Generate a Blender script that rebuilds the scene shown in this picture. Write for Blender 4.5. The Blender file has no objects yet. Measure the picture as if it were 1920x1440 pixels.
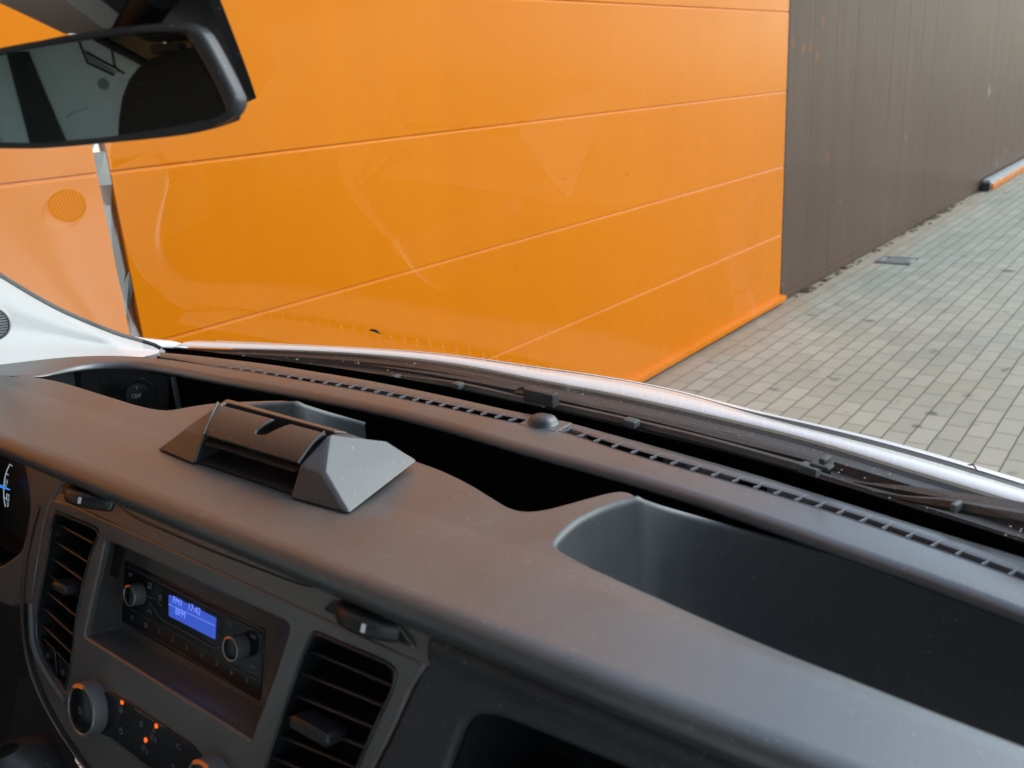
import bpy, bmesh, math, random
from mathutils import Vector, Matrix
random.seed(7)
SC = bpy.context.scene
COL = SC.collection
# ------------------------------------------------------------------ camera
H = 1.65                                   # eye height above the paving, metres
MYAW, MPIT = 196, -0.02                      # which way the inside mirror faces
S = 1.1                                    # scale of the cab measurements below
FPX = 1689.16                              # focal length in photograph pixels (1920 wide)
R = Matrix(((0.6075, -0.2864, 0.7409), (-0.7919, -0.1450, 0.5932), (-0.0625, -0.9471, -0.3149)))
CAM = Vector((0, 0, H))
cam = bpy.data.cameras.new('camera')
camo = bpy.data.objects.new('camera', cam)
COL.objects.link(camo)
rx = Vector((R[0][0], R[1][0], R[2][0])).normalized()
bk = -Vector((R[0][2], R[1][2], R[2][2])).normalized()
up = bk.cross(rx).normalized(); rx = up.cross(bk)
camo.matrix_world = Matrix(((rx.x, up.x, bk.x, 0), (rx.y, up.y, bk.y, 0), (rx.z, up.z, bk.z, H), (0, 0, 0, 1)))
cam.sensor_width = 36; cam.lens = 36 * FPX / 1920
cam.clip_start = 0.02; cam.clip_end = 500
cam.dof.use_dof = True; cam.dof.focus_distance = 1.1; cam.dof.aperture_fstop = 9.0
SC.camera = camo
# ------------------------------------------------------------------ light
SUN_EL, SUN_AZ = math.radians(42), math.radians(-36)     # azimuth measured from +X towards +Y
world = bpy.data.worlds.new('World'); SC.world = world; world.use_nodes = True
nt = world.node_tree; bg = nt.nodes['Background']
sky = nt.nodes.new('ShaderNodeTexSky'); sky.sky_type = 'NISHITA'; sky.sun_disc = False
sky.sun_elevation = SUN_EL; sky.sun_rotation = math.pi / 2 - SUN_AZ
sky.air_density = 1.0; sky.dust_density = 1.2
hs = nt.nodes.new('ShaderNodeHueSaturation'); hs.inputs['Saturation'].default_value = 0.7
nt.links.new(sky.outputs[0], hs.inputs['Color']); nt.links.new(hs.outputs[0], bg.inputs[0])
bg.inputs[1].default_value = 0.15
sun = bpy.data.lights.new('sun', 'SUN'); sun.energy = 0.5; sun.angle = math.radians(60); sun.color = (1, 0.985, 0.96)
suno = bpy.data.objects.new('sun', sun); COL.objects.link(suno)
sd = Vector((math.cos(SUN_EL) * math.cos(SUN_AZ), math.cos(SUN_EL) * math.sin(SUN_AZ), math.sin(SUN_EL)))
suno.rotation_euler = sd.to_track_quat('Z', 'Y').to_euler()
vs = SC.view_settings; vs.view_transform = 'Standard'; vs.look = 'None'; vs.exposure = 1.32; vs.gamma = 1.0
SC.cycles.max_bounces = 8; SC.cycles.transparent_max_bounces = 12

# ------------------------------------------------------------------ measuring helpers (camera frame: x ahead, y left, z up; cab lengths times S)
def wr(u, v): return R @ Vector(((u - 960) / FPX, (v - 720) / FPX, 1))
def onz(u, v, z): r = wr(u, v); return CAM + r * (S * z / r.z)
def onx(u, v, x): r = wr(u, v); return CAM + r * (S * x / r.x)
def ony(u, v, y): r = wr(u, v); return CAM + r * (S * y / r.y)
def onpl(u, v, o, n): r = wr(u, v); return CAM + r * ((o - CAM).dot(n) / r.dot(n))
def V(x, y, z): return CAM + S * Vector((x, y, z))
def gz(u, v): r = wr(u, v); return CAM + r * (-H / r.z)          # on the paving

# ------------------------------------------------------------------ materials
def mat(name, col, rough=0.5, metal=0.0, spec=0.5, coat=0.0, emit=None, estr=0.0):
    m = bpy.data.materials.new(name); m.use_nodes = True
    b = m.node_tree.nodes['Principled BSDF']
    b.inputs['Base Color'].default_value = (*col, 1); b.inputs['Roughness'].default_value = rough
    b.inputs['Metallic'].default_value = metal; b.inputs['Specular IOR Level'].default_value = spec
    b.inputs['Coat Weight'].default_value = coat
    if emit: b.inputs['Emission Color'].default_value = (*emit, 1); b.inputs['Emission Strength'].default_value = estr
    return m
def nd(m, t, **kw):
    n = m.node_tree.nodes.new(t)
    for k, v in kw.items():
        if k in n.inputs: n.inputs[k].default_value = v
        else: setattr(n, k, v)
    return n
def lk(m, a, b): m.node_tree.links.new(a, b)
def bsdf(m): return m.node_tree.nodes['Principled BSDF']
def ocoord(m): return nd(m, 'ShaderNodeTexCoord').outputs['Object']
def noise(m, vec, scale, detail=3.0, rough=0.5):
    n = nd(m, 'ShaderNodeTexNoise', Scale=scale, Detail=detail, Roughness=rough); lk(m, vec, n.inputs['Vector']); return n.outputs['Fac']
def ramp(m, fac, stops):
    r = nd(m, 'ShaderNodeValToRGB'); e = r.color_ramp.elements
    while len(e) < len(stops): e.new(0.5)
    for k, (p, c) in enumerate(stops): e[k].position = p; e[k].color = (*c, 1) if len(c) == 3 else c
    lk(m, fac, r.inputs[0]); return r.outputs['Color']
def mix(m, fac, a, b, blend='MIX'):
    n = nd(m, 'ShaderNodeMix', data_type='RGBA', blend_type=blend)
    for s, v in ((n.inputs[0], fac), (n.inputs[6], a), (n.inputs[7], b)):
        if hasattr(v, 'is_linked'): lk(m, v, s)
        elif isinstance(v, tuple): s.default_value = (*v, 1)
        else: s.default_value = v
    return n.outputs[2]
def math_(m, op, a, b=0.0):
    n = nd(m, 'ShaderNodeMath', operation=op)
    for s, v in ((n.inputs[0], a), (n.inputs[1], b)):
        if hasattr(v, 'is_linked'): lk(m, v, s)
        else: s.default_value = v
    return n.outputs[0]
def bump(m, h, strength=0.2, dist=0.001):
    b = nd(m, 'ShaderNodeBump', Strength=strength, Distance=dist); lk(m, h, b.inputs['Height']); lk(m, b.outputs[0], bsdf(m).inputs['Normal'])
def setcol(m, s): lk(m, s, bsdf(m).inputs['Base Color'])
def setrough(m, s): lk(m, s, bsdf(m).inputs['Roughness'])

def plastic(name, c, rough, grain, gs=0.25, wear=0.15, spec=0.5, dist=0.00018, ior=1.5):
    m = mat(name, c, rough, spec=spec); bsdf(m).inputs['IOR'].default_value = ior; o = ocoord(m)
    a = noise(m, o, grain, 2.0); b = noise(m, o, 9.0, 5.0, 0.65)
    bump(m, a, gs, dist)
    lo = tuple(x * (1 - wear) for x in c); hi = tuple(min(1, x * (1 + wear)) for x in c)
    col = ramp(m, b, [(0.3, lo), (0.7, hi)])
    col = mix(m, 1.0, col, ramp(m, noise(m, o, 70.0, 6.0, 0.75), [(0.3, (1 - wear * 0.6,) * 3), (0.7, (1 + wear * 0.6,) * 3)]), 'MULTIPLY')
    col = mix(m, 1.0, col, ramp(m, noise(m, o, grain * 0.75, 2.0, 0.6), [(0.3, (1 - wear * 0.9,) * 3), (0.7, (1 + wear * 0.9,) * 3)]), 'MULTIPLY')
    d = noise(m, o, 260.0, 1.0); dm = ramp(m, d, [(0.725, (0, 0, 0)), (0.75, (0.35, 0.35, 0.35))])   # dust specks
    setcol(m, mix(m, dm, col, (0.32, 0.29, 0.26)))
    setrough(m, math_(m, 'ADD', math_(m, 'MULTIPLY', b, 0.24), rough - 0.12))
    return m
M = {}
M['dash'] = plastic('dash_plastic', (0.064, 0.071, 0.073), 0.37, 620, 0.55, spec=1.0, ior=1.72, dist=0.00028)
M['ridge'] = plastic('dash_ridge_plastic', (0.064, 0.071, 0.073), 0.37, 620, 0.55, spec=1.0, ior=1.72, dist=0.00028)
M['console'] = plastic('console_plastic', (0.086, 0.078, 0.072), 0.36, 1200, 0.15, spec=1.0, ior=1.65)
M['glove'] = plastic('grained_plastic', (0.04, 0.042, 0.045), 0.5, 420, 0.7, dist=0.0006)
M['tray'] = plastic('recess_shade_plastic', (0.012, 0.013, 0.014), 0.5, 700, 0.3)  # darker than the tray walls: shade inside recesses put into the colour
M['tray_wall'] = plastic('tray_wall', (0.064, 0.068, 0.070), 0.46, 900, 0.3, spec=0.9)
M['pod'] = plastic('pod_plastic', (0.038, 0.042, 0.044), 0.37, 1500, 0.12, spec=0.8, ior=1.6)
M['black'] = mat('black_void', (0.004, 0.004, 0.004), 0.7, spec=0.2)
M['gloss'] = mat('gloss_black', (0.006, 0.007, 0.008), 0.25)
M['satin'] = plastic('satin_black', (0.012, 0.013, 0.014), 0.4, 1500, 0.1)
M['vent'] = plastic('vent_plastic', (0.030, 0.031, 0.033), 0.35, 1500, 0.1)
M['wheel'] = plastic('thumbwheel_rubber', (0.02, 0.021, 0.022), 0.42, 1500, 0.1)
M['knob'] = mat('grey_knob', (0.10, 0.105, 0.11), 0.42)
M['ring'] = mat('satin_chrome', (0.55, 0.56, 0.57), 0.28, metal=1.0)
M['mark'] = mat('white_mark', (0.75, 0.75, 0.72), 0.5)
M['print'] = mat('grey_print', (0.22, 0.23, 0.24), 0.5)
M['print_dim'] = mat('dim_print', (0.10, 0.105, 0.11), 0.5)
M['amber'] = mat('amber_lamp', (0.5, 0.1, 0.01), 0.4, emit=(1.0, 0.13, 0.01), estr=0.416)
M['amber_dim'] = mat('amber_line', (0.5, 0.14, 0.02), 0.4, emit=(1.0, 0.2, 0.03), estr=0.065)
M['screen'] = mat('blue_screen', (0.01, 0.015, 0.06), 0.2, emit=(0.035, 0.085, 0.50), estr=0.424)
M['screen_text'] = mat('screen_text', (0.05, 0.06, 0.2), 0.3, emit=(0.16, 0.23, 0.85), estr=0.474)
M['needle'] = mat('blue_needle', (0.02, 0.08, 0.3), 0.4, emit=(0.02, 0.16, 0.55), estr=0.558)
M['gauge'] = mat('gauge_white', (0.2, 0.22, 0.25), 0.4, emit=(0.3, 0.36, 0.42), estr=0.310)
M['trim'] = plastic('pale_trim', (0.50, 0.495, 0.48), 0.5, 1500, 0.2, wear=0.015)
M['cloth'] = plastic('headliner_cloth', (0.48, 0.46, 0.43), 0.9, 2500, 0.5, wear=0.06)
M['seat'] = plastic('seat_cloth', (0.015, 0.014, 0.013), 0.9, 1500, 0.5)
M['panelgrey'] = plastic('painted_steel', (0.60, 0.67, 0.68), 0.4, 60, 0.05, wear=0.05)
M['rubber'] = mat('rubber', (0.012, 0.012, 0.012), 0.6)
M['chrome'] = mat('chrome', (0.8, 0.8, 0.8), 0.12, metal=1.0)
M['mirror'] = mat('mirror_glass', (0.56, 0.66, 0.68), 0.02, metal=1.0)
M['mirror_rim'] = plastic('mirror_housing', (0.05, 0.05, 0.052), 0.32, 2500, 0.1)
M['paint'] = mat('white_paint', (0.90, 0.90, 0.885), 0.35, coat=0.8); bsdf(M['paint']).inputs['Coat Roughness'].default_value = 0.08
def cowl_mat():
    m = plastic('cowl_plastic', (0.020, 0.019, 0.0185), 0.5, 300, 0.5, wear=0.35); return m
M['cowl'] = cowl_mat()
M['wiper'] = plastic('wiper_plastic', (0.045, 0.042, 0.040), 0.5, 500, 0.3, wear=0.3)
M['clip'] = mat('wiper_clip', (0.085, 0.09, 0.09), 0.45)
M['fin'] = mat('vent_fin', (0.25, 0.25, 0.25), 0.5)
M['dark_strip'] = mat('dark_strip_gloss', (0.028, 0.031, 0.033), 0.3)
M['leaf'] = plastic('dry_leaf', (0.20, 0.10, 0.045), 0.7, 300, 0.5, wear=0.4)
def glass_mat(name, tint, dust):
    m = bpy.data.materials.new(name); m.use_nodes = True; t = m.node_tree; t.nodes.remove(bsdf(m))
    out = t.nodes['Material Output']
    tr = nd(m, 'ShaderNodeBsdfTransparent', Color=(*tint, 1)); gl = nd(m, 'ShaderNodeBsdfGlossy', Color=(1, 1, 1, 1), Roughness=0.014)
    fr = nd(m, 'ShaderNodeFresnel', IOR=1.5); ge = nd(m, 'ShaderNodeNewGeometry'); mrg = nd(m, 'ShaderNodeMapRange'); mrg.inputs[3].default_value = 1.5; mrg.inputs[4].default_value = 1 / 1.5; lk(m, ge.outputs['Backfacing'], mrg.inputs[0]); lk(m, mrg.outputs[0], fr.inputs[0]); m1 = nd(m, 'ShaderNodeMixShader')
    lk(m, math_(m, 'MULTIPLY', fr.outputs[0], 0.8), m1.inputs[0]); lk(m, tr.outputs[0], m1.inputs[1]); lk(m, gl.outputs[0], m1.inputs[2])
    df = nd(m, 'ShaderNodeBsdfDiffuse', Color=(0.5, 0.47, 0.42, 1)); m2 = nd(m, 'ShaderNodeMixShader')
    o = ocoord(m)
    sp = ramp(m, noise(m, o, 170.0, 2.0), [(0.735, (0, 0, 0)), (0.79, (dust, dust, dust))])
    big = ramp(m, noise(m, o, 6.0, 4.0), [(0.4, (0, 0, 0)), (0.75, (0.004, 0.004, 0.004))])
    lk(m, sp, m2.inputs[0]); lk(m, m1.outputs[0], m2.inputs[1]); lk(m, df.outputs[0], m2.inputs[2])
    lk(m, m2.outputs[0], out.inputs[0]); return m
M['glass'] = glass_mat('windscreen_glass', (0.87, 0.945, 0.93), 0.30)

M['side_glass'] = glass_mat('side_glass', (0.95, 0.975, 0.97), 0.1)
# ------------------------------------------------------------------ mesh helpers
def wmat(o): return (wmat(o.parent) @ o.matrix_parent_inverse if o.parent else Matrix.Identity(4)) @ o.matrix_basis
def relax(pts, n=20):
    pts = [p.copy() for p in pts]
    for _ in range(n): pts = [pts[0]] + [(pts[i - 1] + pts[i] * 2 + pts[i + 1]) / 4 for i in range(1, len(pts) - 1)] + [pts[-1]]
    return pts
def finish(o, parent=None, smooth=40, wn=False):
    COL.objects.link(o)
    me = o.data
    if smooth:
        me.shade_smooth(); me.set_sharp_from_angle(angle=math.radians(smooth))
    if wn:
        w = o.modifiers.new('wn', 'WEIGHTED_NORMAL'); w.keep_sharp = True; w.weight = 80
    if parent:
        o.parent = parent
        mw = wmat(parent)
        o.matrix_parent_inverse = mw.inverted()
    return o
def obj(name, verts, faces, m, parent=None, smooth=40, wn=False, sub=0):
    me = bpy.data.meshes.new(name); me.from_pydata([tuple(v) for v in verts], [], faces); me.update()
    bm = bmesh.new(); bm.from_mesh(me); bmesh.ops.recalc_face_normals(bm, faces=bm.faces); bm.to_mesh(me); bm.free()
    me.materials.append(m)
    o = bpy.data.objects.new(name, me); finish(o, parent, smooth, wn)
    if sub:
        s = o.modifiers.new('sub', 'SUBSURF'); s.levels = s.render_levels = sub
    return o
def bmobj(name, bm, m, parent=None, smooth=40, wn=False):
    me = bpy.data.meshes.new(name); bm.to_mesh(me); bm.free(); me.materials.append(m)
    return finish(bpy.data.objects.new(name, me), parent, smooth, wn)
def merge(bm, verts, faces):
    vs_ = [bm.verts.new(tuple(v)) for v in verts]
    for f in faces:
        try: bm.faces.new([vs_[i] for i in f])
        except ValueError: pass
def loft_data(rows, closed=False):
    n = len(rows[0]); verts = [p for r in rows for p in r]; faces = []
    for i in range(len(rows) - 1):
        for j in range(n - 1 + (1 if closed else 0)):
            a = i * n + j; b = i * n + (j + 1) % n
            faces.append((a, b, b + n, a + n))
    return verts, faces
def loft(name, rows, m, parent=None, closed=False, smooth=50, sub=0):
    v, f = loft_data(rows, closed); return obj(name, v, f, m, parent, smooth, sub=sub)
def lerp(a, b, t): return a + (b - a) * t
def resample(pts, n, smooth=True):
    pts = [Vector(p) for p in pts]
    if smooth and len(pts) > 2:
        q = []
        for i in range(len(pts) - 1):
            p0 = pts[max(i - 1, 0)]; p1 = pts[i]; p2 = pts[i + 1]; p3 = pts[min(i + 2, len(pts) - 1)]
            for k in range(12):
                t = k / 12
                q.append(0.5 * ((2 * p1) + (p2 - p0) * t + (2 * p0 - 5 * p1 + 4 * p2 - p3) * t * t + (3 * p1 - p0 - 3 * p2 + p3) * t ** 3))
        q.append(pts[-1]); pts = q
    L = [0]
    for i in range(1, len(pts)): L.append(L[-1] + (pts[i] - pts[i - 1]).length)
    out = []; j = 0
    for k in range(n):
        s = L[-1] * k / (n - 1)
        while j < len(L) - 2 and L[j + 1] < s: j += 1
        d = L[j + 1] - L[j]
        out.append(lerp(pts[j], pts[j + 1], (s - L[j]) / d if d > 1e-9 else 0))
    return out
def tube_data(pts, r, seg=8, flat=None):
    pts = [Vector(p) for p in pts]; rows = []
    for i, p in enumerate(pts):
        d = (pts[min(i + 1, len(pts) - 1)] - pts[max(i - 1, 0)]).normalized()
        a = d.cross(Vector((0, 0, 1)));
        if a.length < 1e-3: a = d.cross(Vector((0, 1, 0)))
        a.normalize(); b = a.cross(d)
        rr = r[i] if isinstance(r, (list, tuple)) else r
        rows.append([p + a * math.cos(t) * rr + b * math.sin(t) * rr * (flat or 1) for t in [2 * math.pi * k / seg for k in range(seg)]])
    v, f = loft_data(rows, True)
    f.append(tuple(range(seg - 1, -1, -1))); n = len(v); f.append(tuple(range(n - seg, n)))
    return v, f
def tube(name, pts, r, m, parent=None, seg=8, flat=None):
    v, f = tube_data(pts, r, seg, flat); return obj(name, v, f, m, parent, 60)
def tubes(name, lines, r, m, parent=None, seg=6):
    bm = bmesh.new()
    for l in lines: merge(bm, *tube_data(l, r, seg))
    return bmobj(name, bm, m, parent, 60)
def box_bm(c, ax, size, bev=0.0, seg=2):
    bm = bmesh.new(); c = Vector(c); ax = [Vector(a) for a in ax]
    vv = [bm.verts.new(c + sum((ax[k] * (s[k] * size[k] / 2) for k in range(3)), Vector())) for s in
          [(-1, -1, -1), (1, -1, -1), (1, 1, -1), (-1, 1, -1), (-1, -1, 1), (1, -1, 1), (1, 1, 1), (-1, 1, 1)]]
    for f in [(0, 3, 2, 1), (4, 5, 6, 7), (0, 1, 5, 4), (1, 2, 6, 5), (2, 3, 7, 6), (3, 0, 4, 7)]: bm.faces.new([vv[i] for i in f])
    bmesh.ops.recalc_face_normals(bm, faces=bm.faces)
    if bev: bmesh.ops.bevel(bm, geom=bm.edges[:], offset=bev, segments=seg, profile=0.5, affect='EDGES')
    return bm
AX = ((1, 0, 0), (0, 1, 0), (0, 0, 1))
def box(name, c, size, m, parent=None, ax=AX, bev=0.002, seg=2):
    return bmobj(name, box_bm(c, ax, size, bev, seg), m, parent, 40, True)
def boxes(name, items, m, parent=None, bev=0.001):
    bm = bmesh.new()
    for c, ax, size in items:
        b = box_bm(c, ax, size, bev, 1); t = bpy.data.meshes.new('t'); b.to_mesh(t); b.free(); bm.from_mesh(t); bpy.data.meshes.remove(t)
    return bmobj(name, bm, m, parent, 40, True)
class Frame:
    def __init__(s, o, u, v):
        s.o = Vector(o); s.u = Vector(u).normalized(); s.v = Vector(v); s.v = (s.v - s.u * s.v.dot(s.u)).normalized(); s.n = s.u.cross(s.v)
    def p(s, a, b, c=0): return s.o + s.u * a + s.v * b + s.n * c
    def uv(s, P): d = P - s.o; return (d.dot(s.u), d.dot(s.v))
    def px(s, x, y, off=0): return s.uv(onpl(x, y, s.o + s.n * off, s.n))
    def mat(s): return Matrix(((s.u.x, s.v.x, s.n.x, s.o.x), (s.u.y, s.v.y, s.n.y, s.o.y), (s.u.z, s.v.z, s.n.z, s.o.z), (0, 0, 0, 1)))
def rounded(pts, r, seg=5):
    out = []; n = len(pts)
    for i in range(n):
        p = Vector(pts[i]); a = Vector(pts[i - 1]); b = Vector(pts[(i + 1) % n])
        rr = r[i] if isinstance(r, (list, tuple)) else r
        da = (a - p); db = (b - p); k = min(rr, da.length * 0.45, db.length * 0.45)
        if k < 1e-5: out.append(tuple(p)); continue
        s = p + da.normalized() * k; e = p + db.normalized() * k
        for j in range(seg + 1):
            t = j / seg; out.append(tuple((1 - t) ** 2 * s + 2 * t * (1 - t) * p + t * t * e))
    return out
def plate_mesh(loops, thick, bev, res=3):
    cu = bpy.data.curves.new('c', 'CURVE'); cu.dimensions = '2D'; cu.fill_mode = 'BOTH'
    cu.extrude = max(thick / 2 - bev, 0.0001); cu.bevel_depth = bev; cu.bevel_resolution = res; cu.offset = -bev
    for L in loops:
        sp = cu.splines.new('POLY'); sp.points.add(len(L) - 1); sp.use_cyclic_u = True
        for q, p in zip(sp.points, L): q.co = (p[0], p[1], 0, 1)
    o = bpy.data.objects.new('c', cu); COL.objects.link(o)
    dg = bpy.context.evaluated_depsgraph_get(); me = bpy.data.meshes.new_from_object(o.evaluated_get(dg))
    bpy.data.objects.remove(o); bpy.data.curves.remove(cu)
    return me
def plate(name, fr, loops, thick, bev, m, parent=None, back=True, warp=None, cuts=None, res=3):
    """flat panel with holes: loops[0] outline, the rest holes, in the frame's own plane; front face on the plane"""
    me = plate_mesh(loops, thick, bev, res)
    bm = bmesh.new(); bm.from_mesh(me); bmesh.ops.remove_doubles(bm, verts=bm.verts, dist=1e-6)
    bmesh.ops.translate(bm, verts=bm.verts, vec=(0, 0, -thick / 2 if back else thick / 2))
    if cuts:
        for ax_, vals in cuts:
            for v_ in vals:
                co = [0, 0, 0]; co[ax_] = v_; no = [0, 0, 0]; no[ax_] = 1
                bmesh.ops.bisect_plane(bm, geom=bm.verts[:] + bm.edges[:] + bm.faces[:], plane_co=co, plane_no=no, dist=1e-6)
    if warp:
        for v_ in bm.verts: v_.co = Vector(warp(v_.co))
    bmesh.ops.transform(bm, matrix=fr.mat(), verts=bm.verts)
    bmesh.ops.recalc_face_normals(bm, faces=bm.faces)
    me.materials.clear()
    o = bmobj(name, bm, m, parent, 40, True); bpy.data.meshes.remove(me); return o
def disc(fr, c, r, z0, z1, seg=40, bev=0.0, rtop=None):
    """a turned knob: rings from base z0 to top z1 in the frame"""
    rt = rtop or r; prof = [(r, z0), (r * 0.98 + rt * 0.02, z0 + (z1 - z0) * 0.3), (rt, z1 - bev), (rt - bev * 0.3, z1 - bev * 0.3), (rt - bev, z1)]
    rows = [[fr.p(c[0] + q * math.cos(2 * math.pi * k / seg), c[1] + q * math.sin(2 * math.pi * k / seg), z) for k in range(seg)] for q, z in prof]
    v, f = loft_data(rows, True); f.append(tuple(range(len(v) - seg, len(v)))); return v, f
def ring_data(fr, c, ri, ro, z0, z1, seg=40):
    prof = [(ro, z0), (ro, z1 - 0.0005), (ro - 0.0005, z1), (ri + 0.0005, z1), (ri, z1 - 0.0005), (ri, z0)]
    rows = [[fr.p(c[0] + q * math.cos(2 * math.pi * k / seg), c[1] + q * math.sin(2 * math.pi * k / seg), z) for k in range(seg)] for q, z in prof]
    return loft_data(rows, True)
def text(name, s, fr, c, size, m, parent=None, off=0.0004, bold=False, ang=0.0, align='CENTER'):
    cu = bpy.data.curves.new('t', 'FONT'); cu.body = s; cu.size = size; cu.align_x = align; cu.align_y = 'CENTER'
    cu.extrude = 0.0001; cu.offset = 0.0002 if bold else 0.0; cu.resolution_u = 4
    o = bpy.data.objects.new('t', cu); COL.objects.link(o)
    dg = bpy.context.evaluated_depsgraph_get(); me = bpy.data.meshes.new_from_object(o.evaluated_get(dg))
    bpy.data.objects.remove(o); bpy.data.curves.remove(cu)
    me.transform(fr.mat() @ Matrix.Translation((c[0], c[1], off)) @ Matrix.Rotation(ang, 4, 'Z'))
    me.materials.clear(); me.materials.append(m)
    return finish(bpy.data.objects.new(name, me), parent, 0)
def tag(o, label=None, cat=None, group=None, kind=None):
    if label: o['label'] = label
    if cat: o['category'] = cat
    if group: o['group'] = group
    if kind: o['kind'] = kind
    return o
def empty(name, loc, parent=None):
    o = bpy.data.objects.new(name, None); o.location = loc; o.empty_display_size = 0.1; COL.objects.link(o)
    if parent:
        o.parent = parent; o.matrix_parent_inverse = wmat(parent).inverted()
    return o
# ================================================================== the setting
WY = 2.453                                  # face of the orange wall
# paving: one sheet to the horizon, 200 x 102 mm blocks in running bond along the wall
pm = mat('paving_blocks', (0.3, 0.3, 0.27), 0.75, spec=0.35); o_ = ocoord(pm)
wp = nd(pm, 'ShaderNodeTexNoise', Scale=3.0, Detail=2.0); lk(pm, o_, wp.inputs['Vector'])
sub_ = nd(pm, 'ShaderNodeVectorMath', operation='SUBTRACT'); lk(pm, wp.outputs['Color'], sub_.inputs[0]); sub_.inputs[1].default_value = (0.5, 0.5, 0.5)
scl = nd(pm, 'ShaderNodeVectorMath', operation='SCALE'); lk(pm, sub_.outputs[0], scl.inputs[0]); scl.inputs['Scale'].default_value = 0.016
add_ = nd(pm, 'ShaderNodeVectorMath', operation='ADD'); lk(pm, o_, add_.inputs[0]); lk(pm, scl.outputs[0], add_.inputs[1])
off = nd(pm, 'ShaderNodeVectorMath', operation='ADD'); lk(pm, add_.outputs[0], off.inputs[0]); off.inputs[1].default_value = (0.15, 10 * 0.102 + 0.0436, 0)
bt = nd(pm, 'ShaderNodeTexBrick', offset=0.5, Scale=1.0); bt.inputs['Brick Width'].default_value = 0.2; bt.inputs['Row Height'].default_value = 0.102
bt.inputs['Mortar Size'].default_value = 0.0042; bt.inputs['Mortar Smooth'].default_value = 0.45; bt.inputs['Bias'].default_value = 0.0
lk(pm, off.outputs[0], bt.inputs['Vector'])
bt.inputs['Color1'].default_value = (0.338, 0.333, 0.272, 1); bt.inputs['Color2'].default_value = (0.41, 0.401, 0.332, 1); bt.inputs['Mortar'].default_value = (0.14, 0.135, 0.11, 1)
# long joints read darker than the cross joints
sx = nd(pm, 'ShaderNodeSeparateXYZ'); lk(pm, off.outputs[0], sx.inputs[0])
fr_ = math_(pm, 'FRACT', math_(pm, 'DIVIDE', sx.outputs[1], 0.102)); ed = math_(pm, 'MINIMUM', fr_, math_(pm, 'SUBTRACT', 1.0, fr_))
row = ramp(pm, ed, [(0.0, (0.58, 0.58, 0.58)), (0.045, (1, 1, 1))])
b1 = ramp(pm, noise(pm, o_, 1.3, 5.0, 0.6), [(0.3, (0.86, 0.88, 0.90)), (0.7, (1.08, 1.05, 1.0))])
b2 = ramp(pm, noise(pm, o_, 240.0, 3.0), [(0.3, (0.86, 0.86, 0.86)), (0.7, (1.12, 1.12, 1.12))])
st = ramp(pm, noise(pm, o_, 5.5, 4.0, 0.55), [(0.27, (0.45, 0.45, 0.47)), (0.37, (1, 1, 1))])
c_ = mix(pm, 1.0, mix(pm, 1.0, mix(pm, 1.0, bt.outputs['Color'], row, 'MULTIPLY'), b1, 'MULTIPLY'), b2, 'MULTIPLY')
c_ = mix(pm, 1.0, c_, st, 'MULTIPLY')
# rusty run-off along the foot of the walls
sw = nd(pm, 'ShaderNodeSeparateXYZ'); lk(pm, o_, sw.inputs[0])
edge = ramp(pm, math_(pm, 'ADD', sw.outputs[1], math_(pm, 'MULTIPLY', noise(pm, o_, 2.6, 4.0), 0.45)), [(0.0, (0, 0, 0)), (1.0, (1, 1, 1))])
mr = nd(pm, 'ShaderNodeMapRange'); mr.inputs[1].default_value = 2.36; mr.inputs[2].default_value = 2.66; lk(pm, math_(pm, 'ADD', sw.outputs[1], math_(pm, 'MULTIPLY', noise(pm, o_, 2.6, 4.0), 0.45)), mr.inputs[0])
c_ = mix(pm, math_(pm, 'MULTIPLY', mr.outputs[0], 0.55), c_, (0.33, 0.20, 0.12))
# oil drips
for (px_, py_, rr) in ((1748, 775, 0.035), (1718, 799, 0.028), (1890, 508, 0.07)):
    g_ = gz(px_, py_); ds = nd(pm, 'ShaderNodeVectorMath', operation='DISTANCE'); lk(pm, add_.outputs[0], ds.inputs[0]); ds.inputs[1].default_value = (g_.x, g_.y, 0)
    f_ = ramp(pm, math_(pm, 'ADD', math_(pm, 'DIVIDE', ds.outputs['Value'], rr * 2), math_(pm, 'MULTIPLY', noise(pm, o_, 40, 3), 0.5)), [(0.45, (0.75, 0.75, 0.75)), (0.75, (0, 0, 0))])
    c_ = mix(pm, f_, c_, (0.045, 0.048, 0.055))
setcol(pm, c_)
bump(pm, math_(pm, 'ADD', math_(pm, 'MULTIPLY', bt.outputs['Fac'], -1.0), math_(pm, 'MULTIPLY', noise(pm, o_, 300, 3), 0.15)), 0.7, 0.004)
g = obj('paving', [(-150, -150, 0), (200, -150, 0), (200, 150, 0), (-150, 150, 0)], [(0, 1, 2, 3)], pm, smooth=0)
tag(g, kind='structure')

# orange cladding wall
om = mat('orange_panel_paint', (0.78, 0.22, 0.008), 0.26, spec=0.09); o_ = ocoord(om)
cl = ramp(om, noise(om, o_, 0.9, 3.0), [(0.3, (0.69, 0.186, 0.0006)), (0.7, (0.72, 0.199, 0.001))])
mp = nd(om, 'ShaderNodeMapping'); lk(om, o_, mp.inputs['Vector']); mp.inputs['Scale'].default_value = (7, 7, 0.5)
streak = ramp(om, noise(om, mp.outputs[0], 1.0, 4.0), [(0.3, (0.985, 0.98, 0.98)), (0.7, (1.015, 1.02, 1.05))])
dirt = ramp(om, noise(om, o_, 30.0, 2.0), [(0.78, (0, 0, 0)), (0.83, (0.4, 0.4, 0.4))])
setcol(om, mix(om, dirt, mix(om, 1.0, cl, streak, 'MULTIPLY'), (0.45, 0.13, 0.02)))
setrough(om, math_(om, 'ADD', math_(om, 'MULTIPLY', noise(om, o_, 3.0, 4.0), 0.10), 0.22))
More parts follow.
